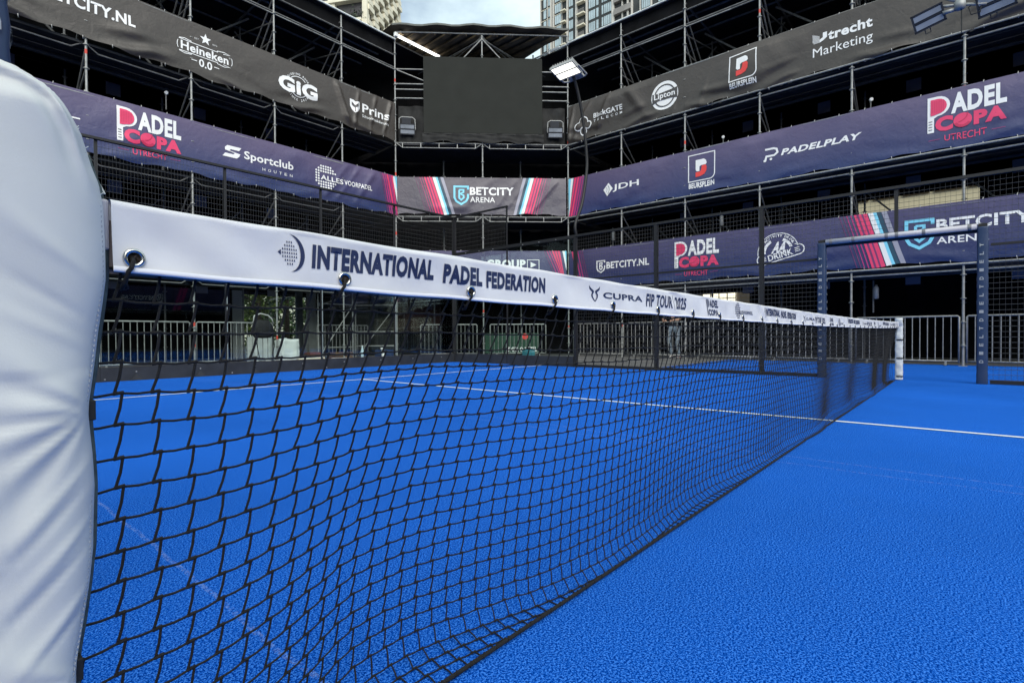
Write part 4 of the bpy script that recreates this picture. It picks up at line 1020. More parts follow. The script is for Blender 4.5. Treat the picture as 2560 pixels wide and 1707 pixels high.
g.text('ALLES', UX(3.19), 5.40-z0, UX(3.95), 5.55-z0, P_WHITE, 0.022, layer=2); g.text('VOORPADEL', UX(3.99), 5.41-z0, UX(4.97), 5.56-z0, P_WHITE, 0.02)
for a, b, mt in ((0,0.03,P_MAGD),(0.08,0.12,P_MAG),(0.16,0.215,P_MAG),(0.25,0.32,P_PINK),(0.35,0.42,P_MAG),(0.44,0.53,P_PINK)):
    x = UX(5.30); g.poly([(x+a+0.30,0.0),(min(x+b+0.30,UX(5.99)),0.0),(x+b,1.29),(x+a,1.29)], mt)
g.poly([(UX(5.99),0.42),(UX(5.99),0.80),(UX(5.88),1.29),(UX(5.80),1.29)], P_WHITE); g.poly([(UX(5.99),0.80),(UX(5.99),1.29),(UX(5.88),1.29)], P_CYAN)
banner('banner', 'purple middle-tier banner of the left grandstand, printed with a ring of white dots', (-4.5, 13.84, z0), (1,0,0), (0,-1,0), 10.49, 1.31, B_BLUE, g, folds(5, 0.045, 0.07, extra=((8.2,0.12,0.05,0.9),(8.6,0.10,0.04,0.9),(9.2,0.12,0.04,0.8))))
# corner, middle tier
sO = A + SN*(-0.05) + SU*0.06
def cor(u): return u-0.06
g = Gfx(); H = 1.24
g_stripes(g, cor(0.63), H, 0.39); g_stripes(g, cor(5.30), H, 0.345, True)
g_shield(g, cor(1.965), 5.15-4.85, 0.66, P_CYAN, 0.10)
g.text('BETCITY', cor(2.50), 5.49-4.85, cor(4.00), 5.765-4.85, P_WHITE, 0.032); g.text('ARENA', cor(2.51), 5.25-4.85, cor(3.356), 5.43-4.85, P_WHITE, 0.012)
banner('banner', 'grey corner banner below the big screen with a pale blue shield', sO+Vector((0,0,4.85)), SU, -SN, 5.74, H, B_GREY, g, folds(21, 0.045, 0.04, extra=((2.6,0.25,0.04,1.2),(3.6,0.15,0.05,0.9),(4.0,0.1,0.04,1.0),(5.0,0.10,0.04,1.0))))
# corner, lower tier
g = Gfx(); H = 1.28
g.text('GROUP', cor(3.05), 0.68, cor(4.39), 0.98, P_WHITE, 0.05); g.stroke([(cor(4.45),0.62),(cor(4.85),0.62),(cor(4.85),0.97),(cor(4.45),0.97)], 0.02, P_WHITE, 1, True); g.poly([(cor(4.56),0.70),(cor(4.56),0.90),(cor(4.76),0.80)], P_WHITE)
for a, b, mt in ((0.0,0.02,P_MAGD),(0.09,0.12,P_MAG),(0.18,0.22,P_MAG),(0.27,0.34,P_PINK),(0.37,0.44,P_PINK),(0.47,0.55,P_PINK)):
    x = cor(5.02); g.poly([(min(5.74,x+a+0.55),0),(min(5.74,x+b+0.55),0),(x+b,H),(x+a,H)], mt)
g.poly([(5.74,0.6),(5.74,0.85),(5.68,H),(5.60,H)], P_WHITE); g.poly([(5.74,0.85),(5.74,H),(5.68,H)], P_CYAN)
banner('banner', 'navy corner banner just above the net tape with a play symbol', sO+Vector((0,0,2.33)), SU, -SN, 5.74, H, B_NAVY, g, folds(23, 0.025))
# right banners: u = 9.60 - y
UY = lambda y: 9.58-y
g = Gfx(); z0 = 7.25
bx = UY(9.27)
g.ring(bx+0.12,0.46,0.105,0.140,60,300); g.ring(bx+0.33,0.60,0.125,0.160,-10,190); g.ring(bx+0.49,0.46,0.10,0.135,-130,110); g.ring(bx+0.30,0.30,0.10,0.135,100,440)
g.text('BlackGATE', UY(8.57), 7.86-z0, UY(7.495), 8.02-z0, P_WHITE, 0.02)
for i, ch in enumerate('TELECOM'): g.text(ch, UY(8.57)+i*0.162, 7.735-z0, UY(8.57)+i*0.162+0.085, 7.81-z0, P_WHITE, 0.01)
lx, lz = UY(6.105), 7.885-z0
g.disc(lx, lz, 0.425, P_WHITE, 1, 40); g.ring(lx, lz, 0.30, 0.335, 22, 158, P_DARK, 2); g.ring(lx, lz, 0.30, 0.335, 202, 338, P_DARK, 2)
g.poly([(lx-0.39, lz-0.19),(lx-0.20, lz-0.12),(lx+0.20, lz-0.12),(lx+0.40, lz-0.16),(lx+0.40, lz+0.16),(lx+0.20, lz+0.13),(lx-0.20, lz+0.10),(lx-0.39, lz+0.12)], P_DARK, 2)
g.text('Lipton', lx-0.33, lz-0.115, lx+0.33, lz+0.10, P_WHITE, 0.022, layer=3)
g_beursplein(g, UY(4.19), 7.445-z0, 0.71, 0.145)
ux = UY(2.165)
for i in range(7): g.rect(ux+i*0.022, 0.73+(0.0 if i else 0.03), ux+i*0.022+0.011, 0.955-0.010*i)
g.poly([(ux+0.15,0.73),(ux+0.22,0.76),(ux+0.31,0.82),(ux+0.31,0.95),(ux+0.22,0.95),(ux+0.22,0.84),(ux+0.15,0.80)], P_WHITE)
g.text('trecht', ux+0.33, 0.725, UY(0.917), 0.965, P_WHITE, 0.035); g.text('Marketing', UY(2.165), 0.33, UY(0.912), 0.62, P_WHITE, 0.0)
banner('banner', 'black top-tier banner of the right grandstand, printed with a round white badge', (10.0, 9.58, z0), (0,-1,0), (-1,0,0), 14.3, 1.285, B_BLACK, g,
       folds(31, 0.090, 0.18, extra=((0.12,0.06,0.06,0.2),(0.55,0.09,0.06,0.8),(1.35,0.10,0.06,0.6),(3.9,0.08,0.07,0.4),(4.3,0.08,0.05,0.5),(4.7,0.08,0.05,0.4),(2.6,0.16,0.05,-0.8))), nv=36)
g = Gfx(); z0 = 4.79
for a, b, mt in ((0.0,0.10,P_CYAN),(0.10,0.20,P_WHITE),(0.24,0.33,P_PINK),(0.37,0.44,P_PINK),(0.48,0.54,P_MAG),(0.58,0.62,P_MAG),(0.66,0.69,P_MAGD),(0.33,0.37,P_MAGD),(0.44,0.48,P_MAGD)):
    sl = 0.30; x = 0.0
    g.poly([(max(0,x+a+0.0-sl),0),(max(0,x+b-sl),0),(x+b,1.27),(x+a,1.27)], mt)
jx = UY(8.217)
g.poly([(jx,5.44-z0),(jx+0.15,5.215-z0),(jx+0.36,5.43-z0),(jx+0.19,5.64-z0)], P_WHITE); g.ring(jx+0.02,5.42-z0,0.20,0.215,-40,40,P_TEAL,2); g.ring(jx+0.02,5.42-z0,0.12,0.13,-40,40,P_TEAL,2)
g.text('JDH', UY(7.855), 5.305-z0, UY(6.936), 5.545-z0, P_WHITE, 0.02)
g_beursplein(g, UY(5.37), 4.95-z0, 0.755, 0.15)
px = UY(3.34)
g.stroke([(px+0.02,5.31-z0),(px+0.06,5.31-z0),(px+0.09,5.42-z0),(px+0.28,5.42-z0),(px+0.36,5.48-z0),(px+0.34,5.57-z0),(px+0.27,5.60-z0),(px+0.06,5.60-z0)], 0.05); g.disc(px+0.20,5.335-z0,0.032)
g.text('PADELPLAY', UY(2.90), 5.375-z0, UY(1.12), 5.535-z0, P_WHITE, 0.035, shear=0.35)
g_padelcopa(g, UY(-0.113), 5.18-z0)
banner('banner', 'navy to purple middle-tier banner of the right grandstand, printed with a small white diamond', (10.0, 9.58, z0), (0,-1,0), (-1,0,0), 14.3, 1.275, B_BLUE, g, folds(37, 0.045, 0.05))
g = Gfx(); z0 = 2.30
for a, b, mt in ((0.10,0.16,P_PINK),(0.22,0.27,P_MAG),(0.33,0.37,P_MAG),(0.44,0.47,P_MAGD),(0.52,0.545,P_MAGD)):
    g.poly([(a+0.32,0),(b+0.32,0),(b,1.27),(a,1.27)], mt)
g_shield(g, UY(8.463), 2.75-z0, 0.41, P_WHITE, 0.10); g.text('BETCITY.NL', UY(8.105), 2.868-z0, UY(6.62), 3.09-z0, P_WHITE, 0.032)
g_padelcopa(g, UY(5.795), 2.675-z0)
ax, az = UY(2.97), 2.87-z0
g.ring(ax, az, 0.485, 0.505, 15, 190); g.ring(ax, az, 0.30, 0.37, 120, 185); g.ring(ax, az, 0.30, 0.37, 20, 70)
g.arc('ALL ACTIVITY DRINK', ax, az, 0.40, 172, 28, 0.065, bold=0.03)
g.text('AA', ax-0.17, az-0.03, ax+0.25, az+0.28, P_WHITE, 0.045, shear=0.3)
vs, fs = text2d('DRINK', 0.04); 
g.text('DRINK', ax-0.25, az-0.16, ax+0.36, az+0.005, P_WHITE, 0.025, rot=R_(13.5))
cs, sn = math.cos(R_(13.5)), math.sin(R_(13.5)); pill = []
for i in range(9): a = R_(90+180*i/8); pill.append((-0.44+0.13*math.cos(a), -0.10+0.13*math.sin(a)))
for i in range(9): a = R_(-90+180*i/8); pill.append((0.46+0.13*math.cos(a), -0.10+0.13*math.sin(a)))
pill = [(ax+0.02+p*cs-q*sn, az+0.02+p*sn+q*cs) for p, q in pill]
g.stroke(pill[0:18], 0.026); g.stroke([pill[17], (ax+0.40, az+0.17)], 0.026)
for s_ in (-0.40, 0.43):
    for k in range(3):
        p0 = (s_-0.06, -0.14+k*0.045); p1 = (s_+0.06, -0.14+k*0.045); g.stroke([(ax+0.02+p*cs-q*sn, az+0.02+p*sn+q*cs) for p, q in (p0, p1)], 0.018)
g_stripes(g, UY(1.607), 1.275, 0.37)
g_shield(g, UY(0.275), 2.62-z0, 0.68, P_CYAN, 0.10)
g.text('BETCITY', UY(-0.275), 2.985-z0, UY(-1.81), 3.25-z0, P_WHITE, 0.032); g.text('ARENA', UY(-0.281), 2.70-z0, UY(-1.15), 2.855-z0, P_WHITE, 0.012)
banner('banner', 'navy lowest banner of the right grandstand, above the gateway, printed with a winged badge', (10.0, 9.58, z0), (0,-1,0), (-1,0,0), 14.3, 1.28, B_NAVY, g, folds(41, 0.035, 0.06))
# banner on the stand behind us, seen only as a reflection in the back glass (reads x decreasing)
g = Gfx(); g_shield(g, 5.20, 0.42, 0.45, P_WHITE, 0.10); g.text('BETCITY.NL', 5.62, 0.50, 7.22, 0.74, P_WHITE, 0.032)
g.poly([(4.3,0),(4.5,0),(4.1,1.28),(3.9,1.28)], P_MAG); g.poly([(4.55,0),(4.7,0),(4.3,1.28),(4.15,1.28)], P_MAG)
banner('banner', 'navy sponsor banner on the grandstand opposite, mirrored in the back glass', (10.0, -13.84, 2.30), (-1,0,0), (0,1,0), 20.0, 1.28, B_NAVY, g, folds(43, 0.02), nu=60, nv=8)
g = Gfx()
banner('banner', 'purple banner on the middle tier of the grandstand opposite', (10.0, -13.84, 4.79), (-1,0,0), (0,1,0), 20.0, 1.28, B_BLUE, g, folds(44, 0.02), nu=60, nv=8)

# ------------------------------------------------------------------ floodlights
def flood(parent, mtx, lit=False, body=None, S=0.60, name='floodlight', yoke=True):
    """twin-row LED head; local +Z is the beam, X the long side"""
    body = body or M_LAMPB
    def T(ps): return [mtx @ Vector(p) for p in ps]
    m_ = MB()
    def bx(c, d, mi=0):
        t = MB(); t.box(c, d); m_.add(T(t.v), t.f, mi)
    hw_, hh = S/2, S*0.34
    bx((0,0,-0.035),(S,2*hh,0.05))
    for sy in (-1,1): bx((0,sy*hh,-0.005),(S+0.03,0.022,0.045))
    for sx in (-1,1): bx((sx*hw_,0,-0.005),(0.022,2*hh+0.02,0.045))
    bx((0,0,0.0),(S,0.022,0.04))
    for k in range(9): bx((-hw_+S*(k+0.5)/9,0,-0.085),(0.012,2*hh*0.9,0.06))
    h = m_.build(name, [body], parent)
    for sy in (-1,1):
        m2 = MB(); t = MB(); t.box((0,sy*hh*0.5,0.006),(S-0.03,hh-0.045,0.012)); m2.add(T(t.v), t.f); m2.build('lens', [M_LIT if lit else M_LENS], h)
    if not yoke:
        m3 = MB(); t = MB(); t.box((0,0,-0.10),(0.10,0.12,0.05)); m3.add(T(t.v), t.f); m3.path(T([(-hw_*0.4,-hh-0.01,-0.02),(-hw_*0.4,-hh-0.07,-0.03),(-hw_*0.05,-hh-0.07,-0.03),(-hw_*0.05,-hh-0.01,-0.02)]), 0.008, 6); m3.build('bracket', [M_LAMPB], h); return h
    m3 = MB(); pts = [(-hw_-0.025,0,-0.03),(-hw_-0.03,-hh*0.2,-0.03),(-hw_-0.02,-hh-0.16,-0.06),(-hw_+0.06,-hh-0.22,-0.08),(hw_-0.06,-hh-0.22,-0.08),(hw_+0.02,-hh-0.16,-0.06),(hw_+0.03,-hh*0.2,-0.03),(hw_+0.025,0,-0.03)]
    m3.path(T(pts), 0.018, 8); 
    t = MB(); t.box((0.02,-hh-0.12,-0.10),(S*0.62,0.22,0.05)); m3.add(T(t.v), t.f, 1)
    m3.build('bracket', [M_LAMPG, M_LAMPG if lit else M_LAMPB], h, smooth=False)
    return h
def basis(loc, xa, za):
    xa = Vector(xa).normalized(); za = Vector(za).normalized(); ya = za.cross(xa).normalized(); xa = ya.cross(za).normalized()
    q = Matrix((xa, ya, za)).transposed().to_4x4(); q.translation = Vector(loc); return q
lp = thing('light_pole', 'bowed black light pole on the side fence with one lit floodlight', 'light pole', (5.0, 5.99, 0))
m_ = MB(); path = [(0.06,0,3.0),(0.02,0,3.26),(0.30,0,3.78),(0.50,0,4.55),(0.50,0,5.0),(0.36,0,5.7),(0.14,0,6.30),(-0.06,0,6.62)]
sm = []
for i in range(len(path)-1):
    p0 = Vector(path[max(0,i-1)]); p1 = Vector(path[i]); p2 = Vector(path[i+1]); p3 = Vector(path[min(len(path)-1,i+2)])
    for k in range(6):
        t = k/6; sm.append(0.5*((2*p1)+(p2-p0)*t+(2*p0-5*p1+4*p2-p3)*t*t+(3*p1-p0-3*p2+p3)*t**3))
sm.append(Vector(path[-1])); m_.path(sm, 0.034, 10); m_.build('pole', M_BLACKM, lp, smooth=True)
tl = R_(15)
flood(lp, basis((-0.30, 0.02, 6.62), (0,-1,0), (-math.sin(tl), 0.0, -math.cos(tl))), True, M_LAMPG, S=0.58)
lp2 = thing('light_pole', 'unlit pair of floodlights on an arched pole reaching in beside the gateway', 'light pole', (5.5, -2.7, 0))
m_ = MB(); m_.path([(0,0,0),(0,0,5.4),(0,0.15,6.05),(-0.05,0.55,6.55),(-0.12,1.1,6.75),(-0.18,1.65,6.6),(-0.20,1.95,6.25),(-0.20,2.0,5.75)], 0.034, 10); m_.build('pole', M_BLACKM, lp2, smooth=True)
hub = Vector((-0.20, 2.0, 5.03))
m_ = MB(); hb = hub+Vector((0,0,0.60))
m_.lathe([(0.03,-0.08),(0.07,-0.06),(0.07,0.05),(0.03,0.08)], hb, 14); m_.tube(hb, hb+Vector((-0.0,0.24,0.06)), 0.022, 8); m_.tube(hb, hb+Vector((0,-0.30,-0.11)), 0.022, 8)
m_.tube(hb+Vector((0,0.06,-0.05)), hb+Vector((0,0.20,-0.05)), 0.03, 8); m_.tube(hb+Vector((0,0.02,0.06)), hb+Vector((0,0.16,0.16)), 0.03, 8)
m_.build('hub', M_STEEL, lp2, smooth=True)
m_ = MB(); q = hub+Vector((0.0,-0.10,0.52)); m_.path([hb+Vector((0,-0.15,-0.05)), q, q+Vector((0,-0.03,-0.12)), q+Vector((0,-0.13,-0.12)), q+Vector((0,-0.14,0.0)), hb+Vector((0,-0.3,-0.06))], 0.009, 6); m_.path([hb+Vector((0.0,-0.02,-0.05)), hb+Vector((0,-0.02,-0.42))], 0.008, 5)
m_.build('cable', M_STRAP, lp2)
flood(lp2, basis((-0.20, 2.37, 5.568), (0,-1,0.24), (-0.934,-0.096,-0.40)), False, S=0.37, yoke=False)
flood(lp2, basis((-0.20, 1.60, 5.517), (0,-1,0.16), (-0.934,0.05,-0.40)), False, S=0.40, yoke=False)
f1 = thing('floodlight', 'unlit twin-lens floodlight clamped to the scaffold left of the big screen', 'floodlight', fC(0.42,-0.12,7.67))
flood(f1, basis((0,0,0), SU+Vector((0,0,-0.02)), -SN*0.94+SU*0.2+Vector((0,0,-0.25))) @ Matrix.Rotation(R_(180),4,'Z'), False, S=0.48, name='lamp_head')
f2 = thing('floodlight', 'unlit twin-lens floodlight clamped to the scaffold right of the big screen', 'floodlight', fC(5.43,-0.12,7.63))
flood(f2, basis((0,0,0), SU, -SN*0.94+Vector((0,0,-0.25))) @ Matrix.Rotation(R_(180),4,'Z'), False, S=0.48, name='lamp_head')

def work_lamp(label, p, aim):
    root = thing('work_lamp', label, 'lamp', p); m_ = MB()
    m_.lathe([(0.02,-0.06),(0.035,-0.02),(0.042,0.025),(0.042,0.04),(0.03,0.042)], (0,0,0), 14, 0, Vector(aim).to_track_quat('Z','Y').to_matrix()); m_.build('lamp_body', P_WHITE, root, smooth=True)
    q = MB(); q.tube((0,0,-0.05),(0,0,-0.42),0.014,6); q.box((0,0,-0.05),(0.04,0.04,0.03)); q.build('stem', M_STEELD, root)
work_lamp('small white work lamp above the middle banner, between the poles right of the racket lettering', (10.5, 1.005, 6.44), (-0.8,-0.5,-0.2))
work_lamp('small white work lamp just above the middle banner near the framed red letter', (10.5, 4.551, 6.40), (-0.8,-0.3,-0.2))
work_lamp('small white work lamp in the dark tier above the left racket lettering', (-0.644, 14.4, 6.83), (0,-0.9,-0.3))
for lb, p in (('pale canister on a post behind the side fence, nearer the glass corner',(10.8,8.32,4.08)),('pale canister on a post behind the side fence, above the pink racket lettering',(10.8,4.70,4.08)),('pale canister hanging in the dark opening of the gateway',(10.8,0.915,1.75))):
    root = thing('canister', lb, 'canister', p); m_ = MB(); m_.lathe([(0.02,-0.17),(0.055,-0.15),(0.055,0.11),(0.03,0.15),(0.025,0.18)], (0,0,0), 12); m_.build('body', M_LAMPG, root, smooth=True); q = MB(); q.tube((0.10,0.07,-0.5),(0.10,0.07,0.3),0.018,6); q.box((0.05,0.035,0.0),(0.10,0.07,0.04)); q.build('holder', M_STEELM, root)
# ------------------------------------------------------------------ crowd barriers
def barrier_proto(L, sp=0.142):
    root = thing('crowd_barrier', 'x', 'barrier')
    m_ = MB(); m_.path([(0.02,0,0.06),(0.02,0,1.08),(0.05,0,1.105),(L-0.05,0,1.105),(L-0.02,0,1.08),(L-0.02,0,0.06)], 0.021, 8)
    m_.tube((0.02,0,0.10),(L-0.02,0,0.10),0.017,8); m_.build('frame', M_STEEL, root, smooth=True)
    m_ = MB(); n = int(round((L-0.04)/sp))
    for i in range(1, n): x = 0.02+(L-0.04)*i/n; m_.tube((x,0,0.10),(x,0,1.10),0.0105,6,0,False)
    m_.build('bars', M_STEEL, root)
    for x in (0.25, L-0.25):
        m_ = MB(); m_.box((x,0,0.02),(0.05,0.5,0.012)); m_.box((x,0,0.06),(0.04,0.03,0.09)); m_.build('foot', M_STEEL, root)
    return root
bp = barrier_proto(1.98)
first = True
def put_barrier(p, rz, label):
    global first
    o = bp if first else copy_tree(bp); first = False
    o.location = p; o.rotation_euler = (0,0,rz); o['label'] = label; o['group'] = 'steel crowd barriers around the court'
names = {(-0.739): 'steel barrier seen through the gateway between the padded posts', (-2.81): 'steel barrier right of the gateway, behind the mesh panel', (1.338): 'steel barrier behind the far net post, partly seen through the net',
         3.438: 'steel barrier left of the gateway, a person leans near its left end', 5.50: 'steel barrier with a person in pale jeans leaning on it', 7.588: 'steel barrier nearest the glass corner along the right grandstand'}
for y, lb in names.items(): put_barrier((10.28, y+0.05, 0), R_(90), lb)
put_barrier((-2.27, 14.0, 0), 0, 'steel barrier close behind the big white post cover')
put_barrier((-0.18, 14.0, 0), 0, 'steel barrier left of the white sheeted pile, a black bag hangs on it')
for a, lb in ((0.75, 'steel barrier across the corner, left of the black court corner post'), (3.15, 'steel barrier across the corner in front of the green board')):
    p = Vector(fC(a, 0.25, 0)); put_barrier((p.x, p.y, 0), math.atan2(SU.y, SU.x), lb)
# dark barriers farther inside
m0 = barrier_proto(2.0); m0['label'] = 'dull steel barrier in the shadow under the left grandstand'; m0['group'] = 'steel crowd barriers around the court'; m0.location = (4.0, 15.6, 0)

# ------------------------------------------------------------------ things under and behind the left stand
M_CONC = mat('concrete', (0.30, 0.31, 0.30), 0.85, var=0.25, scale=2, bump=0.2, bscale=30)
M_DST = mat('dark_column_paint', (0.055, 0.06, 0.068), 0.6, var=0.2)
def colm(label, x, y, r0, r1, h, mt):
    m_ = MB(); m_.lathe([(r0,0),(r0*0.9,0.4),(r1,1.6),(r1,h-0.3),(r1*1.15,h)], (0,0,0), 20)
    root = thing('column', label, 'column', (x, y, 0)); m_.build('shaft', mt, root, smooth=True)
    q = MB(); q.box((0,0,0.03),(r0*2.6,r0*2.6,0.06)); q.build('plinth', M_CONC, root)
colm('pale flared concrete column right of the tree gap', 4.75, 17.3, 0.40, 0.16, 3.0, M_CONC)
colm('slim dark column in the gap under the left grandstand', 4.28, 17.3, 0.14, 0.125, 3.0, M_DST)
m_ = MB(); m_.box((0,0,1.2),(0.34,0.05,2.4)); m_.box((0,-0.03,2.3),(0.34,0.03,0.1)); root = thing('panel', 'pale grey upright panel at the left of the tree gap', 'panel', (2.30, 17.6, 0)); m_.build('sheet', mat('pale_panel', (0.42,0.43,0.42), 0.6), root)
# white sheeted pile
def sheeted(label, x, y, dims, seed, rz=0.0):
    rn_ = random.Random(seed); m_ = MB(); n = 20; lx, ly, lz = dims
    for j in range(n+1):
        for i in range(n*2):
            th = 2*math.pi*i/(n*2); v = j/n
            ct, st = math.cos(th), math.sin(th); a = lx/2*math.copysign(abs(ct)**0.4, ct); b = ly/2*math.copysign(abs(st)**0.4, st)
            if v < 0.75: k = 1.0+0.06*math.sin(9*th+seed)*(1-v); z = lz*v/0.75
            else: k = 1-((v-0.75)/0.25); z = lz*(1+0.05*math.sin(4*th+seed)*(v-0.75)*4)
            z -= 0.03*math.sin(5*th)*v; z += 0.025*math.sin(a*14+b*9)
            m_.v.append((a*k+0.015*rn_.uniform(-1,1), b*k+0.015*rn_.uniform(-1,1), max(0.0, z)))
    w_ = n*2
    for j in range(n):
        for i in range(w_): m_.f.append((j*w_+i, j*w_+(i+1) % w_, (j+1)*w_+(i+1) % w_, (j+1)*w_+i)); m_.m.append(0)
    o = m_.build('sheeted_pile', mat('white_sheeting', (0.70,0.74,0.73), 0.5, bump=0.5, bscale=9), smooth=True); o.location = (x, y, 0); o.rotation_euler.z = rz
    tag(o, label, 'covered pile')
sheeted('low pile under crumpled white plastic sheeting, right one beside the slim column', 2.55, 14.75, (0.62, 0.5, 0.62), 1)
sheeted('pile under white plastic sheeting behind the barrier end, left one', 1.95, 15.2, (0.6, 0.5, 0.72), 2, 0.3)
root = thing('timber_stack', 'pale sawn timber lengths lying on the paving under the grandstand', 'timber', (2.9, 13.6, 0))
m_ = MB(); m_.box((0,0,0.03),(1.1,0.12,0.055)); m_.box((0.25,0.16,0.03),(0.9,0.10,0.055)); m_.box((-0.15,0.08,0.085),(0.8,0.12,0.05)); m_.build('boards', mat('pale_wood', (0.62,0.58,0.48), 0.7, var=0.2, scale=5), root)
root = thing('timber_stack', 'white painted board lying beside the kerb, right of the pale timber', 'timber', (3.75, 13.75, 0)); m_ = MB(); m_.box((0,0,0.035),(0.55,0.10,0.07)); m_.box((0.42,0.03,0.03),(0.20,0.08,0.055)); m_.build('boards', mat('white_board', (0.75,0.75,0.72), 0.6), root)
def crate(label, x, y, dims, c, name='wooden_crate'):
    root = thing(name, label, 'crate', (x, y, 0)); lx, ly, lz = dims; m_ = MB()
    for k in range(3): 
        z = lz*(k+0.5)/3; m_.box((0,-ly/2,z),(lx,0.02,lz/3-0.015)); m_.box((0,ly/2,z),(lx,0.02,lz/3-0.015)); m_.box((-lx/2,0,z),(0.02,ly-0.03,lz/3-0.015)); m_.box((lx/2,0,z),(0.02,ly-0.03,lz/3-0.015))
    m_.build('sides', mat('crate_'+name+str(int(x*10)), c, 0.8, var=0.3, scale=6), root); q = MB(); q.box((0,0,0.015),(lx-0.03,ly-0.03,0.02)); q.box((0,0,lz*0.8),(lx-0.04,ly-0.04,0.02)); q.build('contents', M_DECK, root)
crate('low brown wooden crate behind the kerb, between two scaffold legs', 4.28, 14.6, (0.62, 0.4, 0.22), (0.13,0.075,0.045))
crate('reddish brown wooden crate by the pale column foot', 3.35, 14.6, (0.45, 0.4, 0.24), (0.14,0.05,0.035))
crate('blue plastic box beside the scaffold leg below the screen', 5.75, 14.3, (0.5, 0.35, 0.26), (0.02,0.045,0.13), 'plastic_box')
crate('turquoise plastic box behind the corner barrier', 9.2, 10.75, (0.3, 0.3, 0.24), (0.03,0.20,0.26), 'plastic_box')
root = thing('water_bottle', 'clear plastic water bottle standing on the kerb side paving', 'bottle', (4.52, 13.75, 0))
m_ = MB(); m_.lathe([(0.045,0),(0.05,0.02),(0.048,0.09),(0.05,0.1),(0.05,0.26),(0.02,0.36),(0.016,0.40)], (0,0,0), 14); m_.build('body', mat('bottle_plastic', (0.45,0.58,0.66), 0.1), root, smooth=True); q = MB(); q.lathe([(0.02,0.40),(0.02,0.43)], (0,0,0), 10); q.build('cap', P_WHITE, root)
root = thing('spray_bottle', 'white trigger spray bottle standing behind the kerb', 'bottle', (5.28, 13.7, 0))
m_ = MB(); m_.lathe([(0.05,0),(0.055,0.02),(0.055,0.16),(0.03,0.23),(0.02,0.27)], (0,0,0), 14); m_.build('body', P_WHITE, root, smooth=True)
q = MB(); q.box((-0.03,0,0.32),(0.13,0.03,0.05)); q.tube((0,0,0.26),(0,0,0.31),0.015,8); q.tube((-0.05,0,0.30),(-0.065,0,0.22),0.008,6); q.build('trigger', M_HEM, root)
# bag on the barrier
root = thing('shoulder_bag', 'black holdall hanging over the top of the barrier with grey handles', 'bag', (1.47, 13.93, 0.70))
m_ = MB(); n = 24
for j in range(11):
    v = j/10; k = math.sin(math.pi*(0.12+0.80*v))**0.4
    for i in range(n):
        th = 2*math.pi*i/n; m_.v.append((0.31*math.copysign(abs(math.cos(th))**0.6, math.cos(th))*k*(1-0.12*v)+0.02*math.sin(7*v+3*th), 0.13*math.sin(th)*k, 0.48*v+0.015*math.sin(5*th)))
for j in range(10):
    for i in range(n): m_.f.append((j*n+i, j*n+(i+1) % n, (j+1)*n+(i+1) % n, (j+1)*n+i)); m_.m.append(0)
m_.f.append(tuple(range(n))[::-1]); m_.m.append(0); m_.f.append(tuple(10*n+i for i in range(n))); m_.m.append(0)
m_.build('body', mat('bag_fabric', (0.007,0.007,0.009), 0.8, var=0.5, scale=15), root, smooth=True)
m_ = MB(); m_.path([(-0.25,0,0.42),(-0.22,0,0.60),(-0.05,0,0.66),(0.15,0,0.62),(0.26,0,0.52),(0.30,0,0.40)], 0.018, 8); m_.build('handle', mat('bag_handle', (0.45,0.45,0.44), 0.6), root, smooth=True)
m_ = MB(); m_.path([(0.28,0,0.1),(0.32,-0.02,-0.2),(0.26,-0.02,-0.5),(0.33,-0.02,-0.62)], 0.012, 6); m_.path([(-0.2,0,0.05),(-0.1,-0.02,-0.55)], 0.012, 6); m_.build('strap', M_STRAP, root)
# hoarding on bits of wall behind: dark tarpaulins
def tarp(label, p0, p1, z0, z1, mt, name='tarpaulin'):
    m_ = MB(); p0 = Vector(p0); p1 = Vector(p1); n = 30; d = (p1-p0); nn_ = Vector((-d.y, d.x, 0)).normalized(); L = d.length
    for j in range(7):
        for i in range(n+1):
            t = i/n; p = p0+d*t+nn_*(0.04*math.sin(t*L*7+j*0.4)+0.03*math.sin(t*L*13)); m_.v.append((p.x, p.y, z0+(z1-z0)*j/6))
    for j in range(6):
        for i in range(n): m_.f.append((j*(n+1)+i, j*(n+1)+i+1, (j+1)*(n+1)+i+1, (j+1)*(n+1)+i)); m_.m.append(0)
    o = m_.build(name, mt, smooth=True); o2 = o.modifiers.new('thick', 'SOLIDIFY'); o2.thickness = 0.01; tag(o, label, 'tarpaulin')
tarp('dark grey-green tarpaulin wall under the grandstand right of the pale column', (4.9, 17.6, 0), (7.6, 15.9, 0), 0.0, 2.15, mat('tarp_grey', (0.012,0.015,0.013), 0.7, var=0.3, scale=2))
tarp('dark red curtain under the screen tower', (6.9, 15.3, 0), (8.6, 13.8, 0), 0.9, 2.2, mat('tarp_red', (0.020,0.004,0.004), 0.8, var=0.4, scale=3), 'curtain')
# scaffold frame in the opening
root = thing('scaffold_frame', 'low frame of scaffold tubes with diagonals in front of the dark tarpaulin', 'scaffold', (0,0,0))
for x, y in ((3.72,15.0),(4.95,14.95),(5.35,15.4)):
    m_ = MB(); m_.tube((x,y,0),(x,y,2.2),0.024,8); m_.build('upright', M_STEEL, root)
m_ = MB()
for z in (0.36, 0.86, 1.78): m_.tube((3.72,15.0,z),(4.95,14.95,z),0.02,6); m_.tube((5.35,15.4,z+0.02),(6.4,14.4,z+0.02),0.02,6)
m_.build('ledger', M_STEEL, root)
m_ = MB(); m_.tube((3.75,15.0,0.05),(4.92,14.95,1.7),0.018,6); m_.tube((5.3,15.2,0.05),(6.3,14.4,1.75),0.018,6); m_.tube((3.72,15.02,1.7),(4.95,14.97,2.15),0.018,6); m_.build('diagonal', M_STEEL, root)
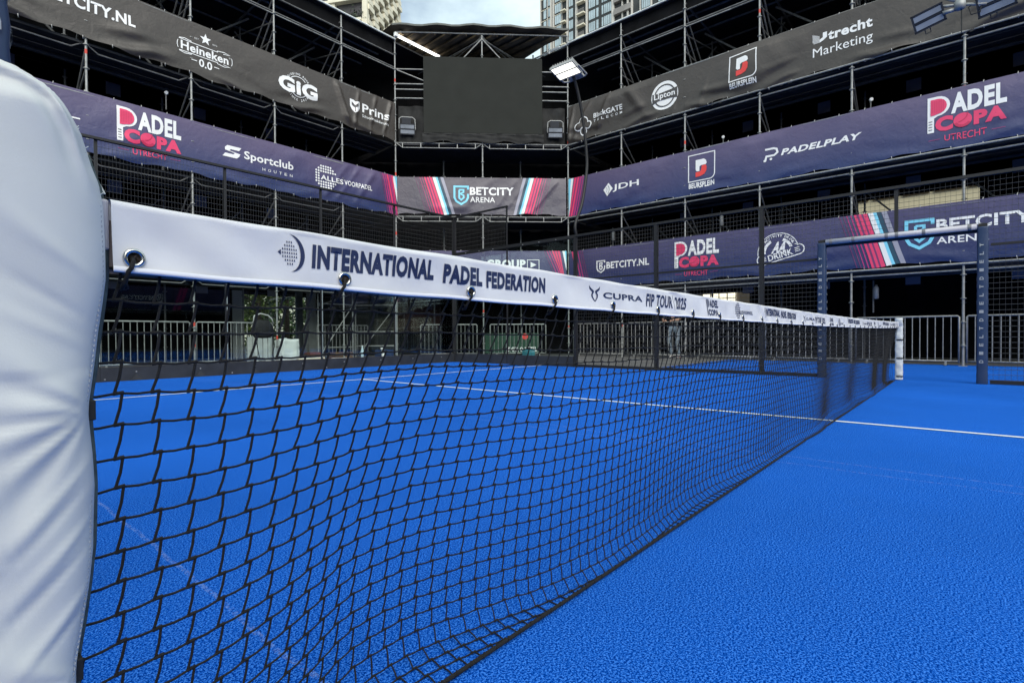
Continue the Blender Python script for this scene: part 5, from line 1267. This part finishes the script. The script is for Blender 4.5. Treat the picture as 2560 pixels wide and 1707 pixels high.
# green hoarding with white lettering
root = thing('hoarding', 'green board with a red spot and white lettering behind the corner barrier', 'sign', fC(4.02, 1.0, 0.0), math.atan2(SU.y, SU.x))
m_ = MB(); m_.box((-0.05,0,0.44),(1.95,0.05,0.72)); g = Gfx(); g.disc(0.42,0.68,0.11,P_RED,1,18); g.text('T GEL O NEZEL', -0.22, 0.13, 0.85, 0.30, P_WHITE, 0.05)
for gv, gf, mt, ly in g.items: m_.add([(u,-0.031,v) for u,v in gv], gf, 1 if mt is P_RED else 2)
m_.build('board', [mat('green_paint', (0.008,0.05,0.028), 0.6, var=0.15, scale=3), P_RED, P_WHITE], root)
m_ = MB(); m_.box((-0.9,0.03,0.4),(0.05,0.04,0.8)); m_.box((0.8,0.03,0.4),(0.05,0.04,0.8)); m_.build('leg', M_STEELD, root)
# traffic cone
root = thing('traffic_cone', 'red and white cone standing in the gap by the white sheeting', 'cone', (2.25, 16.2, 0))
m_ = MB(); m_.box((0,0,0.015),(0.36,0.36,0.03)); m_.lathe([(0.15,0.03),(0.11,0.25)], (0,0,0), 16); m_.lathe([(0.11,0.25),(0.075,0.5)], (0,0,0), 16, 1); m_.lathe([(0.075,0.5),(0.03,0.95)], (0,0,0), 16, 0); m_.build('body', [mat('cone_orange', (0.6,0.08,0.02), 0.6), P_WHITE], root, smooth=True)

# ------------------------------------------------------------------ trees beyond the gap
def leafmat(name, c):
    return mat(name, c, 0.6, var=0.55, scale=0.9, spec=0.3)
def tree(label, x, y, h, r, seed, c, nleaf=2600, leaf=0.16):
    rn_ = random.Random(seed); root = thing('tree', label, 'tree', (x, y, 0), group='trees beyond the gap under the left grandstand')
    m_ = MB(); m_.path([(0,0,0),(0.05,0.03,h*0.35),(0.0,0.08,h*0.65)], 0.16, 10, r_end=0.07)
    tips = []
    for k in range(9):
        a = k*2.4+rn_.random(); z = h*(0.32+0.05*k); e = Vector((math.cos(a)*r*rn_.uniform(0.5,0.8), math.sin(a)*r*rn_.uniform(0.5,0.8), z+h*rn_.uniform(0.1,0.25)))
        m_.path([(0.03,0.04,z*0.95), e*0.55+Vector((0,0,z*0.42)), e], 0.05, 6, r_end=0.015); tips.append(e)
    m_.build('trunk', mat('bark', (0.06,0.045,0.035), 0.9, var=0.4, scale=6), root, smooth=True)
    m_ = MB(); cl = [Vector((rn_.gauss(0,r*0.45), rn_.gauss(0,r*0.45), h*0.62+rn_.gauss(0,h*0.18))) for _ in range(34)]+tips
    for k in range(nleaf):
        c_ = rn_.choice(cl); p = c_+Vector((rn_.gauss(0,1), rn_.gauss(0,1), rn_.gauss(0,0.8)))*(r*0.20)
        if p.z < h*0.12: continue
        s = leaf*rn_.uniform(0.6,1.3); u = Vector((rn_.uniform(-1,1),rn_.uniform(-1,1),rn_.uniform(-0.6,0.6))).normalized(); v = u.orthogonal().normalized(); v.rotate(Matrix.Rotation(rn_.uniform(0,6.28),3,u))
        m_.add([p-u*s, p+v*s*0.5, p+u*s, p-v*s*0.5], [(0,1,2,3)], 0 if rn_.random() < 0.6 else 1)
    m_.build('crown', [leafmat('leaf_'+str(seed), c), leafmat('leaf_light_'+str(seed), tuple(q*1.9 for q in c))], root)
tree('leafy green tree straight behind the slim dark column', 10.6, 31, 8, 3.2, 1, (0.055,0.085,0.022))
tree('yellow-green tree left of the slim dark column', 8.0, 29, 7, 2.8, 2, (0.075,0.095,0.022))
tree('darker green tree farther back in the gap', 13.5, 42, 9, 4.0, 3, (0.04,0.065,0.02))
tree('bare-branched thin tree behind the right grandstand opening', 27, 13.5, 6.5, 2.6, 4, (0.08,0.085,0.03), 500, 0.14)
m_ = MB(); hrn = random.Random(9)
for k in range(8000):
    p = Vector((hrn.uniform(5,20), 36+hrn.gauss(0,0.5), hrn.uniform(0.1,4.6))); s = 0.16*hrn.uniform(0.6,1.3); u = Vector((hrn.uniform(-1,1),hrn.uniform(-1,1),hrn.uniform(-1,1))).normalized(); v = u.orthogonal()
    m_.add([p-u*s,p+v*s*.6,p+u*s,p-v*s*.6], [(0,1,2,3)])
tag(m_.build('hedge', leafmat('hedge_leaf', (0.05,0.08,0.022))), 'dense green hedge at the back of the gap below the trees', 'hedge')
# street lamp bollard in the gap
root = thing('street_lamp', 'thin green lamp post with small white head among the trees', 'lamp', (8.7, 25, 0)); m_ = MB(); m_.tube((0,0,0),(0,0,2.6),0.05,8); m_.build('post', mat('green_post',(0.02,0.06,0.05),0.5), root); m_ = MB(); m_.lathe([(0.09,2.6),(0.1,2.65),(0.1,2.85),(0.05,2.9)], (0,0,0), 12); m_.build('lamp_head', P_WHITE, root)

# ------------------------------------------------------------------ person leaning on the barrier on the right
def person():
    root = thing('person', 'person in pale jeans and a dark jacket leaning on the barrier under the right grandstand', 'person', (10.78, 6.15, 0), R_(90))
    # local: faces +Y -> after rotation faces -X (towards the court)
    J = {'pel':(0,0,0.93),'sp':(0,0.02,1.12),'ch':(0,0.08,1.36),'nk':(0,0.12,1.50),'hd':(0,0.16,1.60),
         'hipL':(-0.10,0,0.90),'knL':(-0.11,0.04,0.49),'anL':(-0.13,-0.03,0.09),'hipR':(0.10,0,0.90),'knR':(0.13,0.10,0.50),'anR':(0.12,-0.06,0.09),
         'shL':(-0.19,0.09,1.42),'elL':(-0.27,0.22,1.18),'wrL':(-0.12,0.44,1.16),'shR':(0.19,0.09,1.42),'elR':(0.28,0.22,1.18),'wrR':(0.10,0.45,1.16)}
    def skin(name, edges, rad, mt, rootj, parent):
        keys = sorted({k for e in edges for k in e}, key=lambda k: 0 if k == rootj else 1); idx = {k:i for i,k in enumerate(keys)}
        me = bpy.data.meshes.new(name); me.from_pydata([J[k] for k in keys], [(idx[a],idx[b]) for a,b in edges], []); o = bpy.data.objects.new(name, me); col.objects.link(o); o.parent = parent
        md = o.modifiers.new('skin','SKIN'); md.use_smooth_shade = True
        for k,i in idx.items():
            sv = me.skin_vertices[0].data[i]; sv.radius = rad.get(k,(0.05,0.05)); sv.use_root = (k == rootj)
        o.modifiers.new('sub','SUBSURF').levels = 2; o.modifiers['sub'].render_levels = 2
        me.materials.append(mt); return o
    rad = {'pel':(0.15,0.10),'sp':(0.13,0.09),'ch':(0.16,0.10),'nk':(0.055,0.055),'hd':(0.06,0.06),'hipL':(0.085,0.085),'hipR':(0.085,0.085),'knL':(0.062,0.062),'knR':(0.062,0.062),'anL':(0.045,0.045),'anR':(0.045,0.045),
           'shL':(0.065,0.065),'shR':(0.065,0.065),'elL':(0.048,0.048),'elR':(0.048,0.048),'wrL':(0.030,0.030),'wrR':(0.030,0.030)}
    skin_m = mat('skin', (0.50,0.29,0.20), 0.5); body = skin('body', [('pel','sp'),('sp','ch'),('ch','nk'),('nk','hd'),('pel','hipL'),('hipL','knL'),('knL','anL'),('pel','hipR'),('hipR','knR'),('knR','anR'),('ch','shL'),('shL','elL'),('elL','wrL'),('ch','shR'),('shR','elR'),('elR','wrR')], {k:(a*0.9,b*0.9) for k,(a,b) in rad.items()}, skin_m, 'pel', root)
    skin('jeans', [('pel','hipL'),('hipL','knL'),('knL','anL'),('pel','hipR'),('hipR','knR'),('knR','anR')], {k:(a*1.08,b*1.08) for k,(a,b) in rad.items()}, mat('pale_denim',(0.26,0.33,0.40),0.8,var=0.3,scale=10), 'pel', body)
    skin('jacket', [('pel','sp'),('sp','ch'),('ch','shL'),('shL','elL'),('ch','shR'),('shR','elR')], {k:(a*1.14,b*1.14) for k,(a,b) in rad.items()}, mat('dark_jacket',(0.02,0.022,0.03),0.8), 'ch', body)
    # head
    h = MB(); n = 20
    for j in range(15):
        v = j/14; zz = -0.13+0.25*v; k = math.sqrt(max(0.0, 1-((v-0.55)/0.56)**2))
        for i in range(n):
            th = 2*math.pi*i/n; x = 0.078*math.cos(th)*k; y = 0.095*math.sin(th)*k
            if math.sin(th) > 0.8 and 0.40 < v < 0.62: y += 0.022*(1-abs(v-0.45)/0.17)
            if math.sin(th) > 0.4 and v < 0.3: y += 0.008
            h.v.append((x, 0.19+y, 1.635+zz))
    for j in range(14):
        for i in range(n): h.f.append((j*n+i, j*n+(i+1)%n, (j+1)*n+(i+1)%n, (j+1)*n+i)); h.m.append(0)
    for sx in (-1,1):
        h.box((sx*0.080,0.185,1.64),(0.012,0.03,0.055)); h.box((sx*0.030,0.278,1.655),(0.022,0.008,0.010),1)
    h.box((0,0.283,1.575),(0.045,0.006,0.008),2)
    h.build('head', [skin_m, mat('eye_dark',(0.02,0.015,0.01),0.3), mat('lips',(0.35,0.12,0.1),0.5)], body, smooth=True)
    hr = MB()
    for j in range(9):
        v = j/8; k = math.cos(v*math.pi/2); 
        for i in range(n):
            th = 2*math.pi*i/n; lo = 0.0 if math.sin(th) > 0.3 else -0.07
            hr.v.append((0.088*math.cos(th)*max(k,0.02), 0.180+0.104*math.sin(th)*max(k,0.02), 1.675+lo*(1-v)+0.105*math.sin(v*math.pi/2)))
    for j in range(8):
        for i in range(n): hr.f.append((j*n+i, j*n+(i+1)%n, (j+1)*n+(i+1)%n, (j+1)*n+i)); hr.m.append(0)
    hr.build('hair', mat('brown_hair',(0.035,0.022,0.014),0.7), body, smooth=True)
    for s_, w_ in ((-1,'wrL'),(1,'wrR')):
        p = Vector(J[w_]); hd = MB()
        hd.box(p+Vector((-s_*0.012,0.055,-0.012)),(0.078,0.085,0.028))
        for f_, (dx, ln) in enumerate(((-0.029,0.058),(-0.010,0.070),(0.010,0.066),(0.028,0.052))):
            b = p+Vector((-s_*0.012+dx,0.095,-0.008)); hd.path([b, b+Vector((0,ln*0.55,-0.004)), b+Vector((0,ln*0.75,-0.03)), b+Vector((0,ln*0.62,-0.055))], 0.0085, 6, r_end=0.007)
        t = p+Vector((-s_*0.045,0.035,-0.012)); hd.path([t, t+Vector((-s_*0.025,0.025,-0.006)), t+Vector((-s_*0.026,0.055,-0.018))], 0.0095, 6, r_end=0.0075)
        hd.build('hand', skin_m, body, smooth=True)
    for s_, a_ in ((-1,'anL'),(1,'anR')):
        p = Vector(J[a_]); sh = MB(); n2 = 16
        for j in range(5):
            v = j/4
            for i in range(n2):
                th = 2*math.pi*i/n2; k = 1-0.35*v*v; yy = (0.13*math.sin(th) if math.sin(th) < 0 else 0.17*math.sin(th))*k
                hgt = 0.012+v*(0.085 if math.sin(th) < 0.2 else 0.055)
                sh.v.append((p.x+0.05*math.cos(th)*k, p.y+0.03+yy*0.9, hgt-0.012))
        for j in range(4):
            for i in range(n2): sh.f.append((j*n2+i, j*n2+(i+1)%n2, (j+1)*n2+(i+1)%n2, (j+1)*n2+i)); sh.m.append(1 if j == 0 else 0)
        sh.f.append(tuple(4*n2+i for i in range(n2))); sh.m.append(0)
        sh.build('shoe', [mat('white_trainer',(0.7,0.66,0.64),0.6), P_RED], body, smooth=True)
person()

# ------------------------------------------------------------------ buildings beyond
M_CREAM = mat('cream_concrete', (0.66, 0.62, 0.50), 0.8, var=0.10, scale=0.3)
M_RECESS = mat('recess_dark', (0.055, 0.05, 0.055), 0.6, var=0.3, scale=0.2)
M_WIN = mat('window_glass', (0.42, 0.52, 0.56), 0.12, 0.0, var=0.25, scale=0.25, spec=0.8)
M_DKBRICK = mat('dark_brick', (0.035, 0.04, 0.042), 0.8, var=0.35, scale=0.5)
M_GREYC = mat('grey_cladding', (0.24, 0.23, 0.22), 0.7, var=0.2, scale=0.4)
# left tower: corner at P0, lit flank along D1, balcony front along D2
P0 = Vector((84.8, 131.5, 0)); D1 = Vector((math.sin(R_(62)), math.cos(R_(62)), 0)); D2 = Vector((math.sin(R_(-28)), math.cos(R_(-28)), 0))
tw = thing('tower_block', 'cream concrete tower with staggered balcony bands, beyond the left grandstand roof', 'building', tuple(P0))
W1, W2, HT, ST = 23.0, 34.0, 118.0, 3.05
def obox(m_, a0, a1, b0, b1, z0, z1, mi=0):   # a along D1, b along D2, local to P0
    P = [D1*a0+D2*b0, D1*a1+D2*b0, D1*a1+D2*b1, D1*a0+D2*b1]
    m_.add([(p.x,p.y,z0) for p in P]+[(p.x,p.y,z1) for p in P], [(3,2,1,0),(4,5,6,7),(0,1,5,4),(1,2,6,5),(2,3,7,6),(3,0,4,7)], mi)
m_ = MB(); obox(m_, 0.3, W1, 0.3, W2, 0, HT); m_.build('core', M_RECESS, tw)
rn = random.Random(2); k0 = int(55/ST)
m_ = MB()
for k in range(k0, int(HT/ST)):
    z = k*ST
    for c in range(7):
        a0 = c*W1/7; a1 = a0+W1/7; zo = (0.55 if (c+k) % 2 else -0.45)
        obox(m_, a0+0.1, a1-0.1, -0.75-0.3*((c+k) % 2), 0.28, z+0.15+zo, z+1.55+zo)      # balcony parapets, staggered
        if (c+2*k) % 3 == 0: obox(m_, a0+0.1, a0+1.3, -0.5, 0.27, z+1.55+zo, z+3.1+zo)
m_.build('balcony_band', M_CREAM, tw)
m_ = MB(); obox(m_, -0.6, 0.5, -0.6, 0.9, 0, HT); obox(m_, W1-0.5, W1+0.2, -0.35, 0.28, 0, HT)
for b in (9.5, 19.5, 29.5): obox(m_, -0.9, 0.28, b, b+2.2, 0, HT)
m_.build('pier', M_CREAM, tw)
m_ = MB()
for k in range(int(55/6.1), int(HT/6.1)):
    z = k*6.1; obox(m_, -1.4, 0.27, 0.9, W2, z, z+0.75)
m_.build('slab', M_CREAM, tw)
for b in (3.5, 13.5, 24.0):
    for k in (14, 15):
        q = MB(); rb = random.Random(int(b*10)+k)
        for i in range(160):
            p = D1*(-0.5+rb.uniform(-0.8,0.4))+D2*(b+rb.gauss(0,1.6))+Vector((0,0,k*6.1+0.75+abs(rb.gauss(0,1.5)))); s = 0.4*rb.uniform(0.5,1.3); u = Vector((rb.uniform(-1,1),rb.uniform(-1,1),rb.uniform(-1,1))).normalized(); v = u.orthogonal()
            q.add([p-u*s,p+v*s*.6,p+u*s,p-v*s*.6], [(0,1,2,3)])
        q.build('balcony_plant', leafmat('planter_leaf',(0.05,0.075,0.04)), tw)
# right tower: facade in the plane x = 115
T0 = (115.0, 91.0, 0.0); rt_ = thing('tower_block', 'dark tower of glass windows and narrow pale piers, beyond the right grandstand roof', 'building', T0)
def fb(m_, y0, y1, d, z0, z1, mi=0, back=0.0):   # slab on the facade: y from..to, protruding d towards the arena
    m_.box((-d/2+back/2, (y0+y1)/2-91.0, (z0+z1)/2), (d+back, abs(y1-y0), z1-z0), mi)
m_ = MB(); m_.box((12.0, -22.0, 62.0), (24.0, 44.0, 124.0)); m_.build('wall', M_DKBRICK, rt_)
ST2 = 3.05; Z0 = 85.74
cols = [(89.9,88.9),(88.3,87.5),(86.0,83.9),(81.35,79.95),(75.0,73.0),(72.75,72.0),(71.1,70.55),(70.4,68.2),(59.9,57.6),(55.5,53.0)]
for k in range(-5, 8):
    zt = Z0+k*ST2
    for (y0, y1) in cols:
        wn = MB(); fb(wn, y1, y0, 0.10, zt-2.45, zt-0.15); wo = wn.build('window', M_WIN, rt_)
        fr = MB(); n = max(1, int((y0-y1)/0.55))
        for i in range(n+1):
            yy = y1+(y0-y1)*i/n; fr.box((-0.13, yy-91.0, zt-1.3), (0.06, 0.07, 2.3))
        fr.build('frame', M_STEELD, wo)
m_ = MB()
for y0, y1, d in ((91.0,90.75,0.35),(88.6,88.42,0.2),(87.35,86.9,0.5),(86.5,86.2,0.5),(83.7,83.5,0.2),(81.9,81.5,0.45),(79.0,78.45,0.5),(75.75,75.3,0.45),(68.0,67.3,0.5),(65.2,64.9,0.4),(63.75,63.3,0.4),(62.55,62.2,0.5),(60.3,60.1,0.3),(57.4,57.1,0.4)):
    fb(m_, y1, y0, d, 30, 124, 0, 0.02)
m_.build('pier', mat('pale_pier', (0.55,0.53,0.49), 0.7), rt_)
m_ = MB()
for k in range(-5, 8):
    zt = Z0+k*ST2
    for y0, y1 in ((78.3,75.9),(83.4,81.95)): fb(m_, y1, y0, 1.2, zt-0.30, zt+0.05)
    for y0, y1 in ((67.2,62.6),): fb(m_, y1, y0, 0.9, zt-1.4, zt+0.0, 1)
    for y0, y1 in ((86.1,83.8),(90.7,87.4)): fb(m_, y1, y0, 0.15, zt-0.02, zt+0.12)
m_.build('balcony', [M_CREAM, M_GREYC], rt_)
m_ = MB()
for k in range(-5, 8):
    zt = Z0+k*ST2
    for i in range(12): y = 76.0+2.2*i/11; m_.box((-1.1, y-91.0, zt+0.55), (0.06, 0.06, 1.0))
m_.build('railing', M_GREYC, rt_)
# pale low buildings glimpsed through the openings
root = thing('house', 'cream building with a gridded window glimpsed behind the right grandstand', 'building', (19.5, 8.2, 0))
m_ = MB(); m_.box((2.0, 0, 3.5), (4.0, 5.5, 7.0)); m_.build('wall', mat('house_wall', (0.20,0.17,0.13), 0.8, var=0.2, scale=0.7), root)
m_ = MB(); m_.box((-0.03, -0.4, 2.35), (0.06, 1.5, 1.6)); wo = m_.build('window', mat('lit_pane', (0.8,0.75,0.55), 0.3, emit=(1.0,0.93,0.70), estr=0.9), root)
m_ = MB()
for i in range(5): m_.box((-0.08, -1.15+1.5*i/4, 2.35), (0.03, 0.035, 1.6))
for i in range(5): m_.box((-0.085, -0.4, 1.55+1.6*i/4), (0.03, 1.5, 0.035))
m_.build('window_bars', M_STEELD, wo)
root = thing('house', 'long cream building far behind the gap between scaffold legs at the left', 'building', (12.0, 50.0, 0))
m_ = MB(); m_.box((0,3,4.5),(26,6,9)); m_.build('wall', M_CREAM, root); m_ = MB()
for i in range(6): m_.box((-10+i*4, -0.02, 3.0),(2.2,0.06,1.8))
m_.build('window', M_RECESS, root)
root = thing('house', 'sunlit cream terrace seen through the slot above the gateway banner', 'building', (24.0, 0.0, 0))
m_ = MB(); m_.box((2.5,0.5,5.0),(5.0,12.0,10.0)); m_.build('wall', mat('terrace_wall', (0.50,0.45,0.31), 0.8, var=0.1, scale=0.6), root)
m_ = MB()
for i in range(10): m_.box((-0.05,-4.6+i*1.1,7.25),(0.1,0.95,0.95))
m_.build('window', mat('terrace_window', (0.12,0.08,0.05), 0.4, var=0.4, scale=2), root)
